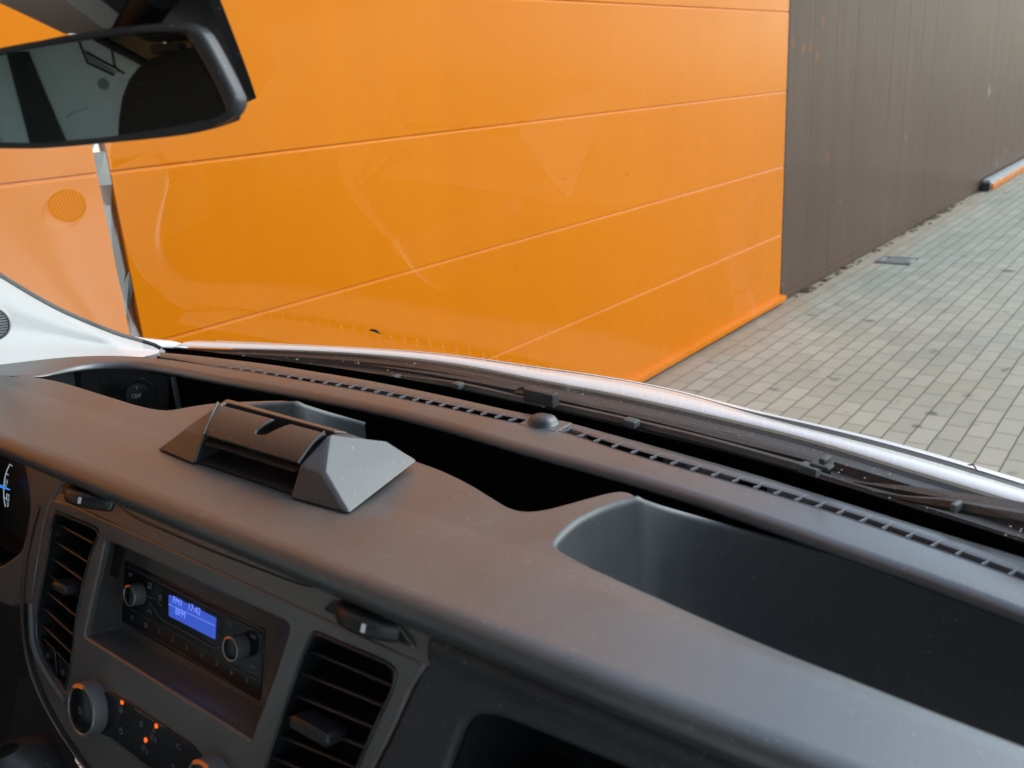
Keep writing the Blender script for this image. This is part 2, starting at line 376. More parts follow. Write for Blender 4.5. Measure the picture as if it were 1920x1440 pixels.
bump(om, math_(om, 'ADD', noise(om, o_, 1.6, 1.0), math_(om, 'MULTIPLY', noise(om, o_, 600, 1.0), 0.003)), 0.10, 0.02)
dk = mat('wall_joint_dark', (0.02, 0.012, 0.006), 0.7)
wall = empty('panel_wall', (2.5, WY + 0.06, 0))
tag(wall, 'glossy orange wall of wide horizontal metal panels beside the van', 'wall', kind='thing')
XA = ony(172, 275, WY / S).x; XB = ony(198, 275, WY / S).x
XE = 6.262
zl = [0.066, 0.5145, 0.991, 1.4915, 1.9925, 2.49, 2.99, 3.49, 3.99, 4.49]
for x0, x1 in ((-7.0, XA), (XB, XE)):
    for k in range(len(zl) - 1):
        z0, z1 = zl[k] + 0.0002, zl[k + 1] - 0.0002
        prof = [(0.06, z0), (0.0056, z0), (0.0040, z0 + 0.0002), (0.0010, z0 + 0.0010), (0, z0 + 0.0022), (0, z1 - 0.0105), (0.0008, z1 - 0.0090), (0.0052, z1 - 0.0006), (0.0060, z1), (0.06, z1)]
        v = [(x, WY + d, z) for x in (x0, x1) for d, z in prof]; n = len(prof)
        f = [(i, (i + 1) % n, n + (i + 1) % n, n + i) for i in range(n)] + [tuple(range(n)), tuple(range(2 * n - 1, n - 1, -1))]
        obj('wall_panel', v, f, om, wall, 0)
box('wall_core', (-0.37, WY + 0.13, 2.25), (13.24, 0.10, 4.4), dk, wall, bev=0.002)
# vertical joint: bright folded flashing between two panels
fl = mat('joint_flashing', (0.42, 0.41, 0.40), 0.14, metal=0.9)
zz = [0.05, 0.42, 0.66, 0.90, 1.045, 1.105, 1.18, 1.40, 1.455, 1.545, 1.60, 1.75, 2.2, 3.0, 4.5]
sk = [0, 0.02, 0.0, 0.0, 0.035, 0.05, 0.03, 0.0, 0.0, 0.0, 0.0, 0.02, 0, 0, 0]
tl = [(.012, .010), (.006, .016), (.014, .008), (.010, .012), (.004, .018), (.016, .004), (.009, .013), (.002, .020), (.018, .003), (.008, .014), (.016, .008), (.010, .012), (.006, .016), (.010, .010)]
v = []; f = []
for k in range(len(zz) - 1):
    dl, dr = tl[k]; n = len(v)
    v += [(XA + 0.001, WY + dl, zz[k] - sk[k]), (XB - 0.001, WY + dr, zz[k] + sk[k]), (XB - 0.001, WY + dr + 0.002, zz[k + 1] + sk[k + 1]), (XA + 0.001, WY + dl - 0.001, zz[k + 1] - sk[k + 1])]
    f.append((n, n + 1, n + 2, n + 3))
obj('joint_flashing', v, f, fl, wall, 0)
# sill flashing along the foot
prof = [(0.05, 0.068), (0.003, 0.068), (-0.001, 0.066), (-0.034, 0.058), (-0.0362, 0.057), (-0.037, 0.055), (-0.037, 0.026), (-0.036, 0.024), (0.05, 0.024)]
v = [(x, WY + d, z) for x in (-7.0, XE + 0.035) for d, z in prof]; n = len(prof)
obj('base_sill', v, [(i, (i + 1) % n, n + (i + 1) % n, n + i) for i in range(n)] + [tuple(range(n)), tuple(range(2 * n - 1, n - 1, -1))], om, wall, 0)
box('sill_shadow_strip', (-0.37, WY + 0.04, 0.010), (13.2, 0.09, 0.026), dk, wall, bev=0)  # dark strip under the sill, its contact shadow put in as a solid
box('end_trim', (XE + 0.012, WY + 0.045, 2.3), (0.018, 0.09, 4.38), dk, wall, bev=0.001)

# brown ribbed wall beyond
bm_ = mat('brown_sheet_paint', (0.125, 0.088, 0.066), 0.45, spec=0.045); o_ = ocoord(bm_)
cb = ramp(bm_, noise(bm_, o_, 0.7, 4.0), [(0.3, (0.114, 0.074, 0.054)), (0.7, (0.130, 0.084, 0.062))])
mp = nd(bm_, 'ShaderNodeMapping'); lk(bm_, o_, mp.inputs['Vector']); mp.inputs['Scale'].default_value = (3, 3, 0.25)
cb = mix(bm_, 1.0, cb, ramp(bm_, noise(bm_, mp.outputs[0], 2.0, 4.0), [(0.35, (0.95, 0.95, 0.96)), (0.65, (1.05, 1.05, 1.05))]), 'MULTIPLY')
BY = 2.455
def spot(px_, py_, r, c, s):
    global cb
    p = ony(px_, py_, BY / S); ds = nd(bm_, 'ShaderNodeVectorMath', operation='DISTANCE'); lk(bm_, o_, ds.inputs[0]); ds.inputs[1].default_value = p
    f = ramp(bm_, math_(bm_, 'ADD', math_(bm_, 'DIVIDE', ds.outputs['Value'], r * 1.6), math_(bm_, 'MULTIPLY', noise(bm_, o_, 45, 2), 0.35)), [(0.35, (s * 0.6, s * 0.6, s * 0.6)), (0.85, (0, 0, 0))])
    cb = mix(bm_, f, cb, c)
rust = (0.36, 0.12, 0.03); pale = (0.42, 0.40, 0.36)
for q in ((1543, 40, 0.05, rust, 0.55), (1487, 80, 0.045, rust, 0.6), (1506, 91, 0.05, rust, 0.75), (1520, 89, 0.05, rust, 0.5), (1532, 106, 0.045, rust, 0.7), (1552, 297, 0.05, rust, 0.5),
          (1855, 172, 0.085, pale, 0.75), (1901, 315, 0.09, pale, 0.7), (1885, 285, 0.07, pale, 0.4), (1870, 306, 0.07, pale, 0.4), (1699, 258, 0.05, pale, 0.3), (1898, 100, 0.06, rust, 0.25), (1468, 533, 0.02, pale, 0.4), (1575, 379, 0.03, pale, 0.3)):
    spot(*q)
setcol(bm_, cb)
bump(bm_, noise(bm_, o_, 2.5, 2.0), 0.25, 0.02)
bw = empty('ribbed_wall', (15, BY + 0.05, 0)); tag(bw, 'brown wall of vertical ribbed sheet steel at the far end of the yard', 'wall', kind='thing')
X0, X1 = XE + 0.03, 42.0
xs = []; x = X0
prof2 = []
pitch = 0.475
while x < X1:
    prof2 += [(x, 0.0), (x + pitch * 0.90, 0.0), (x + pitch * 0.94, 0.0018), (x + pitch * 0.96, 0.0018)]
    x += pitch
v = [(a, BY + d, z) for z in (0.055, 4.5) for a, d in prof2]; n = len(prof2)
obj('ribbed_sheet', v, [(i, i + 1, n + i + 1, n + i) for i in range(n - 1)], bm_, bw, 0)
box('wall_core', ((X0 + X1) / 2, BY + 0.11, 2.2), (X1 - X0, 0.14, 4.3), dk, bw, bev=0)
box('base_rail', ((X0 + X1) / 2, BY + 0.006, 0.045), (X1 - X0, 0.035, 0.05), bm_, bw, bev=0.003)

# soil and litter caught along the foot of the brown wall
bm = bmesh.new()
for k in range(420):
    x = random.uniform(6.4, 30); y = BY - 0.012 - abs(random.gauss(0, 0.03)); s = random.uniform(0.005, 0.020)
    if int(x * 0.9) % 3 == 0: s *= 1.7
    t = bmesh.ops.create_icosphere(bm, subdivisions=1, radius=1.0, matrix=Matrix.Translation((x, y, s * 0.12)) @ Matrix.Diagonal((s * random.uniform(1, 3), s, s * 0.55, 1)))
    for v_ in t['verts']: v_.co += Vector((random.uniform(-.3, .3), random.uniform(-.3, .3), random.uniform(-.2, .2))) * s
sm_ = plastic('soil', (0.11, 0.075, 0.05), 0.9, 90, 0.8, wear=0.5)
so = bmobj('soil_litter', bm, sm_, None, 0); tag(so, 'brown soil and litter caught along the foot of the brown wall', 'soil', kind='stuff')

# metal channel set in the paving near the brown wall
dr = empty('drain_cover', (8.08, 2.13, 0)); tag(dr, 'square grey metal drain cover set in the paving near the brown wall', 'drain cover')
dm_ = mat('drain_steel', (0.40, 0.42, 0.43), 0.35, metal=0.7); dmk = plastic('drain_plate', (0.16, 0.165, 0.15), 0.6, 60, 0.4)
box('cover_plate', (8.07, 2.135, 0.005), (0.22, 0.17, 0.010), dmk, dr, bev=0.002)
for yy in (2.255, 2.02):
    box('side_rail', (8.07, yy, 0.008), (0.17, 0.045, 0.016), dm_, dr, bev=0.003)
for xx in (7.945, 8.195):
    box('frame_bar', (xx, 2.135, 0.0065), (0.024, 0.29, 0.013), dmk, dr, bev=0.002)

# long orange and grey gate beam lying on the ground
gb = empty('barrier_beam', (14.5, 2.34, 0)); tag(gb, 'long grey and orange beam lying against the foot of the brown wall', 'beam')
box('grey_body', (17.6, 2.375, 0.065), (9.6, 0.085, 0.13), mat('beam_grey', (0.42, 0.45, 0.47), 0.4, metal=0.3), gb, bev=0.004)
box('orange_band', (17.62, 2.318, 0.040), (9.5, 0.026, 0.062), om, gb, bev=0.003)
box('end_cap', (12.76, 2.365, 0.055), (0.09, 0.10, 0.10), M['rubber'], gb, bev=0.01)
# ================================================================== the van
van = empty('van', (0.3, 0.66, 0.0))
tag(van, 'white delivery van seen from its cab, dark dashboard with trays, lit radio and mirror', 'van')
YC = 0.60
def px_line(pts, z, n=None, smooth=True):
    q = [onz(u, v, z if not isinstance(z, (list, tuple)) else z[i]) for i, (u, v) in enumerate(pts)]
    return resample(q, n, smooth) if n else q

# ---- dashboard top: front band with a wavy tray edge
DT = Frame(V(0, 0, -0.28), (0, -1, 0), (1, 0, 0))
wavy_px = [(0, 698), (40, 700), (75, 704), (120, 713), (200, 737), (260, 755), (300, 763), (325, 763), (350, 758), (400, 751), (470, 747), (530, 745.5), (552, 747)]
finger_r = [(556, 750), (520, 751.5), (480, 754), (440, 757.5), (405, 761)]
wavy2_px = [(783, 859), (830, 876), (880, 900), (920, 924), (955, 944), (985, 951), (1020, 948), (1060, 938), (1100, 927), (1140, 917), (1165, 913.5), (1188, 918), (1199, 928), (1180, 932),
            (1134, 946), (1105, 959), (1082, 972), (1056, 995), (1043, 1014), (1056, 1027), (1108, 1055), (1160, 1078), (1250, 1113)]
wavy3_px = [(1430, 1194), (1600, 1262), (1760, 1325), (1920, 1386), (2080, 1446)]
def dts(pts): return [DT.px(*p) for p in pts]
ww = [(-1.32 * S, 0.40 * S)] + dts(wavy_px)
mid1 = dts(finger_r); mid2 = dts(wavy2_px); mid3 = dts(wavy3_px)
def r2(pts, n): return [tuple(p)[:2] for p in resample([(a, b, 0) for a, b in pts], n)]
edge = r2(ww, 70) + r2(mid1, 16) + rounded([mid1[-1], (-0.745 * S, 0.470 * S), (-0.73 * S, 0.468 * S), mid2[0]], 0.01)[6:18] + r2(mid2, 110) + r2([mid2[-1]] + mid3, 30)[1:] + [(0.16 * S, 0.366 * S)]
def shrink(pts, r):
    out = []
    for i, p in enumerate(pts):
        nn = Vector((0, 0))
        for q0, q1 in ((pts[max(i - 1, 0)], p), (p, pts[min(i + 1, len(pts) - 1)])):
            t = Vector((q1[0] - q0[0], q1[1] - q0[1]))
            if t.length > 1e-6: nn += Vector((-t.y, t.x)).normalized()
        nn = nn.normalized() if nn.length > 1e-6 else Vector((0, 1))
        out.append((p[0] - nn.x * r, p[1] - nn.y * r))
    return out
edge = shrink(edge, 0.0036)
LIPX = 0.3125 * S
outline = [(0.16 * S, LIPX), (-1.32 * S, LIPX)] + edge
RL = 0.015
def dash_warp(c):
    d = c.y - LIPX; z = c.z
    if d < RL: z -= 0.012 * (1 - math.sqrt(max(0, 1 - ((RL - d) / RL) ** 2)))
    z -= 0.0025 * max(0, min(1, (d - 0.05) / 0.05)) ** 2
    if c.x > -0.26 * S: z -= 0.17 * max(0, min(0.016, c.y - (lerp(mid3[0][1], mid3[3][1], (c.x - mid3[0][0]) / (mid3[3][0] - mid3[0][0])) - 0.016))) * min(1, (c.x + 0.26 * S) / 0.05)
    return (c.x, c.y, z)
def dash_top():
    bm = bmesh.new(); vv = []
    for a, b in outline:
        if not vv or (vv[-1].co - Vector((a, b, 0))).length > 2e-4: vv.append(bm.verts.new((a, b, 0)))
    bm.faces.new(vv); bmesh.ops.triangulate(bm, faces=bm.faces[:])
    for ax_, vals in ((1, [LIPX + 0.0009 * k for k in range(0, 19)] + [LIPX + 0.03 + 0.004 * k for k in range(60)]), (0, [-1.3 * S + 0.02 * k for k in range(90)])):
        for q in vals:
            co = [0, 0, 0]; co[ax_] = q; no = [0, 0, 0]; no[ax_] = 1
            bmesh.ops.bisect_plane(bm, geom=bm.verts[:] + bm.edges[:] + bm.faces[:], plane_co=co, plane_no=no, dist=1e-6)
    for q in bm.verts: q.co = Vector(dash_warp(q.co))
    # the lip turns under at the front
    fe = [e for e in bm.edges if len(e.link_faces) == 1 and all(abs(q.co.y - LIPX) < 1e-4 for q in e.verts)]
    for dy, dz in ((0.0006, -0.004), (0.004, -0.0065), (0.03, -0.007)):
        ex = bmesh.ops.extrude_edge_only(bm, edges=fe); nv = [g_ for g_ in ex['geom'] if isinstance(g_, bmesh.types.BMVert)]
        bmesh.ops.translate(bm, verts=nv, vec=(0, dy, dz)); fe = [g_ for g_ in ex['geom'] if isinstance(g_, bmesh.types.BMEdge) and all(q in nv for q in g_.verts)]
    bmesh.ops.transform(bm, matrix=DT.mat(), verts=bm.verts); bmesh.ops.recalc_face_normals(bm, faces=bm.faces)
    return bmobj('dashboard', bm, M['dash'], van, 60)
dash = dash_top()
# tray walls: roll over the wavy edge and run down to the tray floor
def skirt(uv, start_fwd=False, end_fwd=False, n_=7):
    P = [Vector((a, b, dash_warp(Vector((a, b, 0)))[2])) for a, b in uv]
    steps = ((0.0, 0.008, -0.0042), (0.0015, 0.018, -0.0098), (0.005, 0.030, -0.0165), (0.012, 0.042, -0.0230), (0.023, 0.052, -0.0285), (0.038, 0.059, -0.0325), (0.060, 0.063, -0.035), (0.10, 0.065, -0.036), (0.30, 0.066, -0.036), (0.90, 0.066, -0.036))[:n_]
    steps = [(a_, b_, z_ * 1.13 - 0.0012) for a_, b_, z_ in steps]
    if end_fwd: e = P[-1]; P += [Vector((e.x - s_, e.y + k, e.z + z)) for s_, k, z in steps[:3]]
    if start_fwd: e = P[0]; P = [Vector((e.x + s_, e.y + k, e.z + z)) for s_, k, z in reversed(steps)] + P
    NR = []
    for i, p in enumerate(P):
        nn = Vector((0, 0, 0))
        for t in (p - P[max(i - 1, 0)], P[min(i + 1, len(P) - 1)] - p):
            t = Vector((t.x, t.y, 0))
            if t.length > 1e-6: nn += Vector((-t.y, t.x, 0)).normalized()
        NR.append(nn.normalized() if nn.length > 1e-6 else Vector((0, 1, 0)))
    NR = relax(NR, 3); NR = [q.normalized() for q in NR]
    rows = []
    for dz, out in ((0.0, 0.0), (-0.0004, 0.0016), (-0.0014, 0.0029), (-0.0030, 0.0037), (-0.0048, 0.0040), (-0.012, 0.0042), (-0.03, 0.0050), (-0.05, 0.0065), (-0.075, 0.0095), (-0.10, 0.015), (-0.122, 0.024), (-0.138, 0.038), (-0.146, 0.058)):
        rows.append([DT.p(p.x + q.x * out, p.y + q.y * out, p.z + dz) for p, q in zip(P, NR)])
    t_ = loft('storage_tray', rows, M['tray_wall'], dash, smooth=70)
    return [DT.p(*p) for p in P]
def sh(pts): return shrink(pts, 0.0036)
mid_join = rounded([mid1[-1], (-0.745 * S, 0.470 * S), (-0.73 * S, 0.468 * S), mid2[0]], 0.01)[6:18]
tipi = next(i for i, p in enumerate(wavy2_px) if p == (1165, 913.5))
sA = skirt(sh(r2(ww[:-1] + dts([(545, 746)]), 70)), end_fwd=True)
sB = skirt(sh(r2(mid1, 16) + [tuple(q) for q in mid_join] + r2(mid2[:tipi + 1], 60)), start_fwd=True, end_fwd=True, n_=6)
sC = skirt(sh(r2(mid2[tipi + 2:], 60) + r2([mid2[-1]] + mid3, 30)[1:] + [(0.16 * S, 0.366 * S)]), start_fwd=True, n_=10)
def mid_(L, k): return L[k]
loft('tray_divider', [sA[-3:], list(reversed(sB[4:7]))], M['dash'], dash, smooth=60)
loft('tray_divider', [sB[-3:], list(reversed(sC[8:11]))], M['dash'], dash, smooth=60)
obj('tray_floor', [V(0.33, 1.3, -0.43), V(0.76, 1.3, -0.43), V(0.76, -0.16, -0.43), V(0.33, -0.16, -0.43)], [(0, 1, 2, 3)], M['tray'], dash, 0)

# ---- ridge below the windscreen: rounded rear edge, top, defrost slot, front band
N = 150
rear_px = [(0, 704), (40, 707), (70, 709), (95, 704), (125, 697), (170, 690), (240, 689), (300, 697), (400, 716), (560, 745), (773, 790), (987, 852), (1200, 912), (1400, 977), (1600, 1050), (1760, 1108), (1920, 1170), (2080, 1236)]
rear_z = [-0.283, -0.285, -0.287, -0.292, -0.298, -0.304, -0.308] + [-0.310] * 11
near_px = [(-40, 690), (0, 684), (60, 677), (100, 672), (140, 669), (200, 667), (270, 670), (330, 677), (385, 686), (413, 690), (458, 697), (503, 704), (560, 714), (687, 736), (833, 766), (957, 793), (1047, 808), (1123, 834), (1193, 856), (1300, 886), (1423, 921), (1500, 944), (1579, 969), (1664, 998), (1755, 1031), (1851, 1065), (1920, 1091), (2080, 1153)]
near_z = [-0.285, -0.286, -0.288, -0.291, -0.295, -0.299, -0.302] + [-0.304] * 21
far_px = [(385, 681.5), (413, 684), (458, 690), (503, 696), (560, 705), (687, 724.5), (833, 754), (957, 779), (1047, 794), (1123, 820), (1193, 841), (1300, 870), (1423, 906), (1500, 928), (1579, 953), (1664, 982), (1755, 1014), (1851, 1048), (1920, 1073), (2080, 1134)]
band_px = [(300, 661), (350, 665), (413, 672), (458, 677.5), (503, 683), (560, 692), (687, 713), (833, 742), (957, 770), (1047, 787), (1123, 808), (1193, 827), (1300, 857), (1400, 885), (1500, 916), (1622, 954), (1755, 996), (1851, 1025), (1920, 1046), (2080, 1096)]
rear = relax(resample([onz(u, v, z) for (u, v), z in zip(rear_px, rear_z)], N), 14)
nearl = relax(resample([onz(u, v, z) for (u, v), z in zip(near_px, near_z)], N), 14)
rows = [[] for _ in range(11)]
for i in range(N):
    a, b = rear[i], nearl[i]; d = (b - a); d.z = 0; L = d.length; d.normalize()
    U = Vector((0, 0, 1)); w = min(1, i / 22)
    prof = [(0.045, -0.008 * w - 0.004), (0.014, -0.0065 * w - 0.002), (0.0035, -0.0040 * w - 0.001), (0.0, -0.0015 * w), (0.0004, 0.0012 * w), (0.0016, 0.0036 * w), (0.0038, 0.0054 * w), (0.0066, 0.0062 * w), (0.0082, 0.0063 * w), (L * 0.9, 0.0016 * w)]
    if L < 0.03: prof = [(min(q, L * 0.8 * k / 9) if k > 2 else q, z) for k, (q, z) in enumerate(prof)]
    for k, (q, z) in enumerate(prof): rows[k].append(Vector((a.x, a.y, lerp(a.z, b.z, min(1, q / max(L, .01))))) + d * q + U * z)
    rows[10].append(b + U * 0.0005)
ridge = loft('dashboard_ridge', rows, M['ridge'], van, smooth=70)
# slot and band
slot_n = relax(px_line([p for p in near_px if p[0] >= 385], -0.304, N), 14); far_px = [(u, v + 2.5) for u, v in far_px]; slot_f = relax(px_line(far_px, -0.304, N), 14)
band_r = relax(px_line([(300, 668), (340, 674)] + far_px, -0.304, N), 14); band_f = relax(px_line(band_px, -0.304, N), 14)
dn = Vector((0, 0, -1))
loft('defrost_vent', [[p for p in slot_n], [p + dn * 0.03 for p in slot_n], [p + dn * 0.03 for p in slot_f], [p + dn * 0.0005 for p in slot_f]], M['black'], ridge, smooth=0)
loft('slot_lip', [[p + dn * 0.0 + Vector((-0.0012, 0, 0.0006)) for p in slot_n], [p + Vector((0, 0, 0.0014)) for p in slot_n], [p + Vector((0.0012, 0, 0.0002)) for p in slot_n]], M['ridge'], ridge, smooth=60)
loft('front_band', [[p + dn * 0.012 for p in band_r], [p + Vector((0.0, 0, -0.001)) for p in band_r], [p + Vector((0.0012, 0, 0)) for p in band_r], [p for p in band_f], [p + Vector((0.002, 0, -0.0015)) for p in band_f], [p + dn * 0.02 + Vector((0.003, 0, 0)) for p in band_f]], M['ridge'], ridge, smooth=50)
tick_px = [(413, 687), (437, 691), (458, 694), (480, 697), (503, 700), (525, 703), (547, 707), (569, 710.5), (592, 714), (615, 718), (639, 722), (663, 726), (687, 730), (711, 735), (735, 740), (758, 745), (783, 750), (808, 755), (833, 760), (859, 765.5), (885, 771), (911, 776), (937, 782), (963, 788),
           (1060, 809), (1092, 818), (1123, 827), (1157, 837), (1193, 848), (1229, 858), (1267, 869), (1305, 880), (1344, 891), (1383, 902), (1423, 914), (1461, 925), (1500, 937), (1538, 950), (1579, 962), (1622, 977), (1664, 990), (1709, 1006), (1755, 1023), (1802, 1038), (1851, 1057), (1901, 1076)]
items = []
for u, v in tick_px:
    c = onz(u, v, -0.3055); items.append((c + Vector((0.001, 0, 0.0008)), ((0.93, -0.36, 0), (0.36, 0.93, 0), (0, 0, 1)), (0.0145, 0.0009, 0.0025)))
for c_, ax_, sz_ in items: box('vent_fin', c_, sz_, M['fin'], ridge, ax=ax_, bev=0)
# light sensor dome on the vent
c = onz(1018, 794, -0.303); sf = Frame(c, (0, -1, 0), (1, 0, 0))
rows = []
for z, k in ((-0.006, 1.12), (0.0, 1.10), (0.001, 1.02), (0.0045, 0.94), (0.0075, 0.80), (0.0092, 0.5), (0.0096, 0.02)):
    rows.append([sf.p(0.0155 * k * abs(math.cos(t)) ** 0.7 * (1 if math.cos(t) > 0 else -1), 0.0125 * k * abs(math.sin(t)) ** 0.7 * (1 if math.sin(t) > 0 else -1), z) for t in [2 * math.pi * j / 28 for j in range(28)]])
loft('light_sensor', rows, M['pod'], ridge, True, 60)
box('sensor_base', c + Vector((0.001, -0.002, -0.0015)), (0.030, 0.048, 0.004), M['ridge'], ridge, bev=0.0015)

# ---- power socket on the side wall of the left tray
pc = onx(258, 738, 0.575); PF = Frame(pc, (0.86, -0.51, 0), (0, 0, 1))
PF.n = PF.u.cross(PF.v)
plx = PF.px
sp_out = [plx(150, 692), plx(318, 692), plx(318, 800), plx(150, 800)]
sock = plate('power_socket', PF, [rounded(sp_out, 0.003)], 0.006, 0.0015, M['satin'], van)
v, f = disc(PF, (0, 0), (plx(283, 738)[0] - plx(234, 738)[0]) / 2, -0.001, 0.006, 40, 0.002); obj('socket_lid', v, f, M['wheel'], sock, 40)
v, f = ring_data(PF, (0, 0), 0.0235, 0.0247, 0, 0.0035); obj('socket_ring', v, f, M['vent'], sock, 40)
q = plx(255, 743, 0.007); text('lettering', '12V', PF, q, 0.0085, M['mark'], sock, 0.0066, True)
q = plx(256, 727, 0.007); tubes('socket_symbol', [[PF.p(q[0] - 0.0016, q[1] + 0.001, 0.0068), PF.p(q[0] + 0.0016, q[1] + 0.001, 0.0068)], [PF.p(q[0], q[1] + 0.002, 0.0068), PF.p(q[0], q[1] - 0.002, 0.0068)]], 0.0005, M['mark'], sock)
pp = [plx(190, 717, 0.003), plx(237, 722, 0.003), plx(237, 800, 0.003), plx(190, 800, 0.003)]
plate('blank_switch', PF, [rounded(pp, 0.002)], 0.003, 0.0008, M['satin'], sock).location.z = 0.0
a_ = plx(318, 700)[0]
box('panel_edge', PF.p(a_ + 0.004, -0.02, -0.004), (0.009, 0.09, 0.012), M['dash'], sock, ax=(PF.u, PF.v, PF.n), bev=0.002)
lp = [plx(50, 690), plx(150, 690), plx(146, 800), plx(50, 800)]
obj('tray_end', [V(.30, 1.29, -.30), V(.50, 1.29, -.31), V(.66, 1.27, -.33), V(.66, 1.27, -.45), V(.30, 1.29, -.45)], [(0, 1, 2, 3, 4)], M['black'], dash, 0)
loft('tray_front', [[p + Vector((0.05, 0, -0.036)) for p in nearl], [p + Vector((0.05, 0, -0.16)) for p in nearl]], M['black'], dash, smooth=0)  # front wall coloured black for the shade under the ridge
loft('tray_light_block', [[p + Vector((0.03, 0, -0.014)) for p in rear[22:]], [p + Vector((0.06, 0, -0.030)) for p in rear[22:]], [p + Vector((0.07, 0, -0.034)) for p in nearl[22:]]], M['black'], dash, smooth=0)  # unseen black cover, added to keep light out of the trays
obj('tray_side', [PF.p(*plx(60, 690), 0.03), PF.p(*plx(138, 690), 0.006), PF.p(*plx(150, 800), 0.004), PF.p(*plx(60, 800), 0.03)], [(0, 1, 2, 3)], M['tray_wall'], sock, 0)

# ---- covered tray (pod) in the middle of the band
pod = empty('device_cradle', V(0.42, 0.58, -0.28), van)
A = (.374, .697, -.2795); B = (.3700, .6366, -.2795); C = (.385, .636, -.258); D = (.414, .649, -.2413); E_ = (.388, .672, -.261)
F_ = (.3685, .5125, -.2795); G = (.385, .5163, -.258); H_ = (.414, .5137, -.2423); I_ = (.388, .494, -.2615); J = (.373, .453, -.2795); K = (.4718, .476, -.2795); L_ = (.446, .488, -.2585)
RLp = (.490, .757, -.2795)
def dropped(p, dz=0.004): return (p[0], p[1], -0.2795 - dz)
def solid(name, pts, faces, m, bev=0.003):
    bm = bmesh.new(); vv = [bm.verts.new(V(*p)) for p in pts]
    for f in faces: bm.faces.new([vv[i] for i in f])
    bmesh.ops.recalc_face_normals(bm, faces=bm.faces)
    if bev: bmesh.ops.bevel(bm, geom=[e for e in bm.edges if len(e.link_faces) == 2], offset=bev, segments=3, profile=0.5, affect='EDGES', clamp_overlap=True)
    return bmobj(name, bm, m, pod, 50, True)
# left wing: front lower, front upper, outer face, inner cheek, rear
Cb = (.425, .645, -.2795)
solid('side_wing', [A, B, C, E_, D, RLp, (.432, .651, -.2462), Cb], [(0, 1, 2, 3), (3, 2, 4), (0, 3, 4, 5), (1, 7, 6, 4, 2), (4, 6, 5), (0, 5, 6, 7, 1)], M['pod'], 0.0025)
Fb = (.425, .518, -.2795)
solid('side_wing', [F_, J, I_, G, H_, K, L_, (.430, .508, -.2470), Fb], [(0, 1, 2, 3), (3, 2, 4), (4, 2, 1, 5, 6), (0, 3, 4, 7, 8), (4, 6, 5, 7), (0, 8, 7, 5, 1)], M['pod'], 0.0055)
# back strip joining the wings behind the lid
solid('rear_rail', [(.4185, .6495, -.2420), (.4185, .513, -.2430), (.428, .509, -.2466), (.430, .652, -.2458), (.4185, .6495, -.270), (.4185, .513, -.270), (.455, .506, -.279), (.458, .652, -.279)],
      [(0, 1, 2, 3), (0, 4, 5, 1), (2, 6, 7, 3), (0, 3, 7, 4), (1, 5, 6, 2), (4, 7, 6, 5)], M['pod'], 0.0015)
# lid: curved cover with a finger notch
c0, c1, c2, c3 = V(*C), V(*G), V(*H_), V(*D)
LF = Frame(c0, c1 - c0, c3 - c0)
lo = [LF.uv(c0 + Vector((0.0, -0.0012, 0.0))), LF.uv(c1 + Vector((0.0, 0.0012, 0.0))), LF.uv(c2 + Vector((-0.003, 0.0012, 0))), LF.uv(c3 + Vector((-0.003, -0.0012, 0)))]
nl = LF.px(702, 811); nr = LF.px(727, 815)
def lfx(a, b): return LF.px(280 + a / 3.5556, 700 + b / 3.5556, 0.004)
t_ = lambda k: tuple(lerp(Vector(lo[3]), Vector(lo[2]), k))
notch = rounded([lfx(925, 318), lfx(775, 412), lfx(690, 400), lfx(815, 285)], [0, 0.006, 0.006, 0])
LU = Vector(lo[1]).x; LV = lo[2][1]
def lid_warp(c):
    t = max(0, min(1.05, c.y / LV)); return (c.x, c.y, c.z + 0.0040 * math.sin(math.pi * t) ** 0.8 if 0 < t < 1 else c.z)
# cut the notch into the rear edge
out_lid = [lo[0], lo[1], (lo[2][0], lo[2][1]), (notch[0][0], lo[2][1])] + notch[1:-1] + [(notch[-1][0], lo[3][1]), lo[3]]
plate('sliding_lid', LF, [out_lid], 0.003, 0.0010, M['pod'], pod, warp=lid_warp, cuts=[(1, [LV * k / 14 for k in range(1, 14)])])
obj('lid_void', [V(.380, .635, -.2635), V(.380, .517, -.2635), V(.430, .512, -.2535), V(.430, .648, -.2535)], [(0, 1, 2, 3)], M['black'], pod, 0)
obj('recess_back', [V(.392, .640, -.2635), V(.392, .514, -.2635), V(.398, .514, -.2795), V(.398, .640, -.2795)], [(0, 1, 2, 3)], M['satin'], pod, 0)
obj('recess_floor', [V(.3745, .6366, -.2785), V(.3745, .5125, -.2785), V(.40, .5125, -.2785), V(.40, .6366, -.2785)], [(0, 1, 2, 3)], M['vent'], pod, 0)
tube('lid_seam', resample([V(*C) + Vector((-.001, 0, .001)), V(.3995, .6425, -.2452), V(*D) + Vector((-.004, 0, .0015))], 14), 0.0011, M['knob'], pod)
tube('lid_seam', resample([V(*G) + Vector((-.001, 0, .001)), V(.3995, .515, -.2457), V(*H_) + Vector((-.004, 0, .0015))], 14), 0.0011, M['knob'], pod)
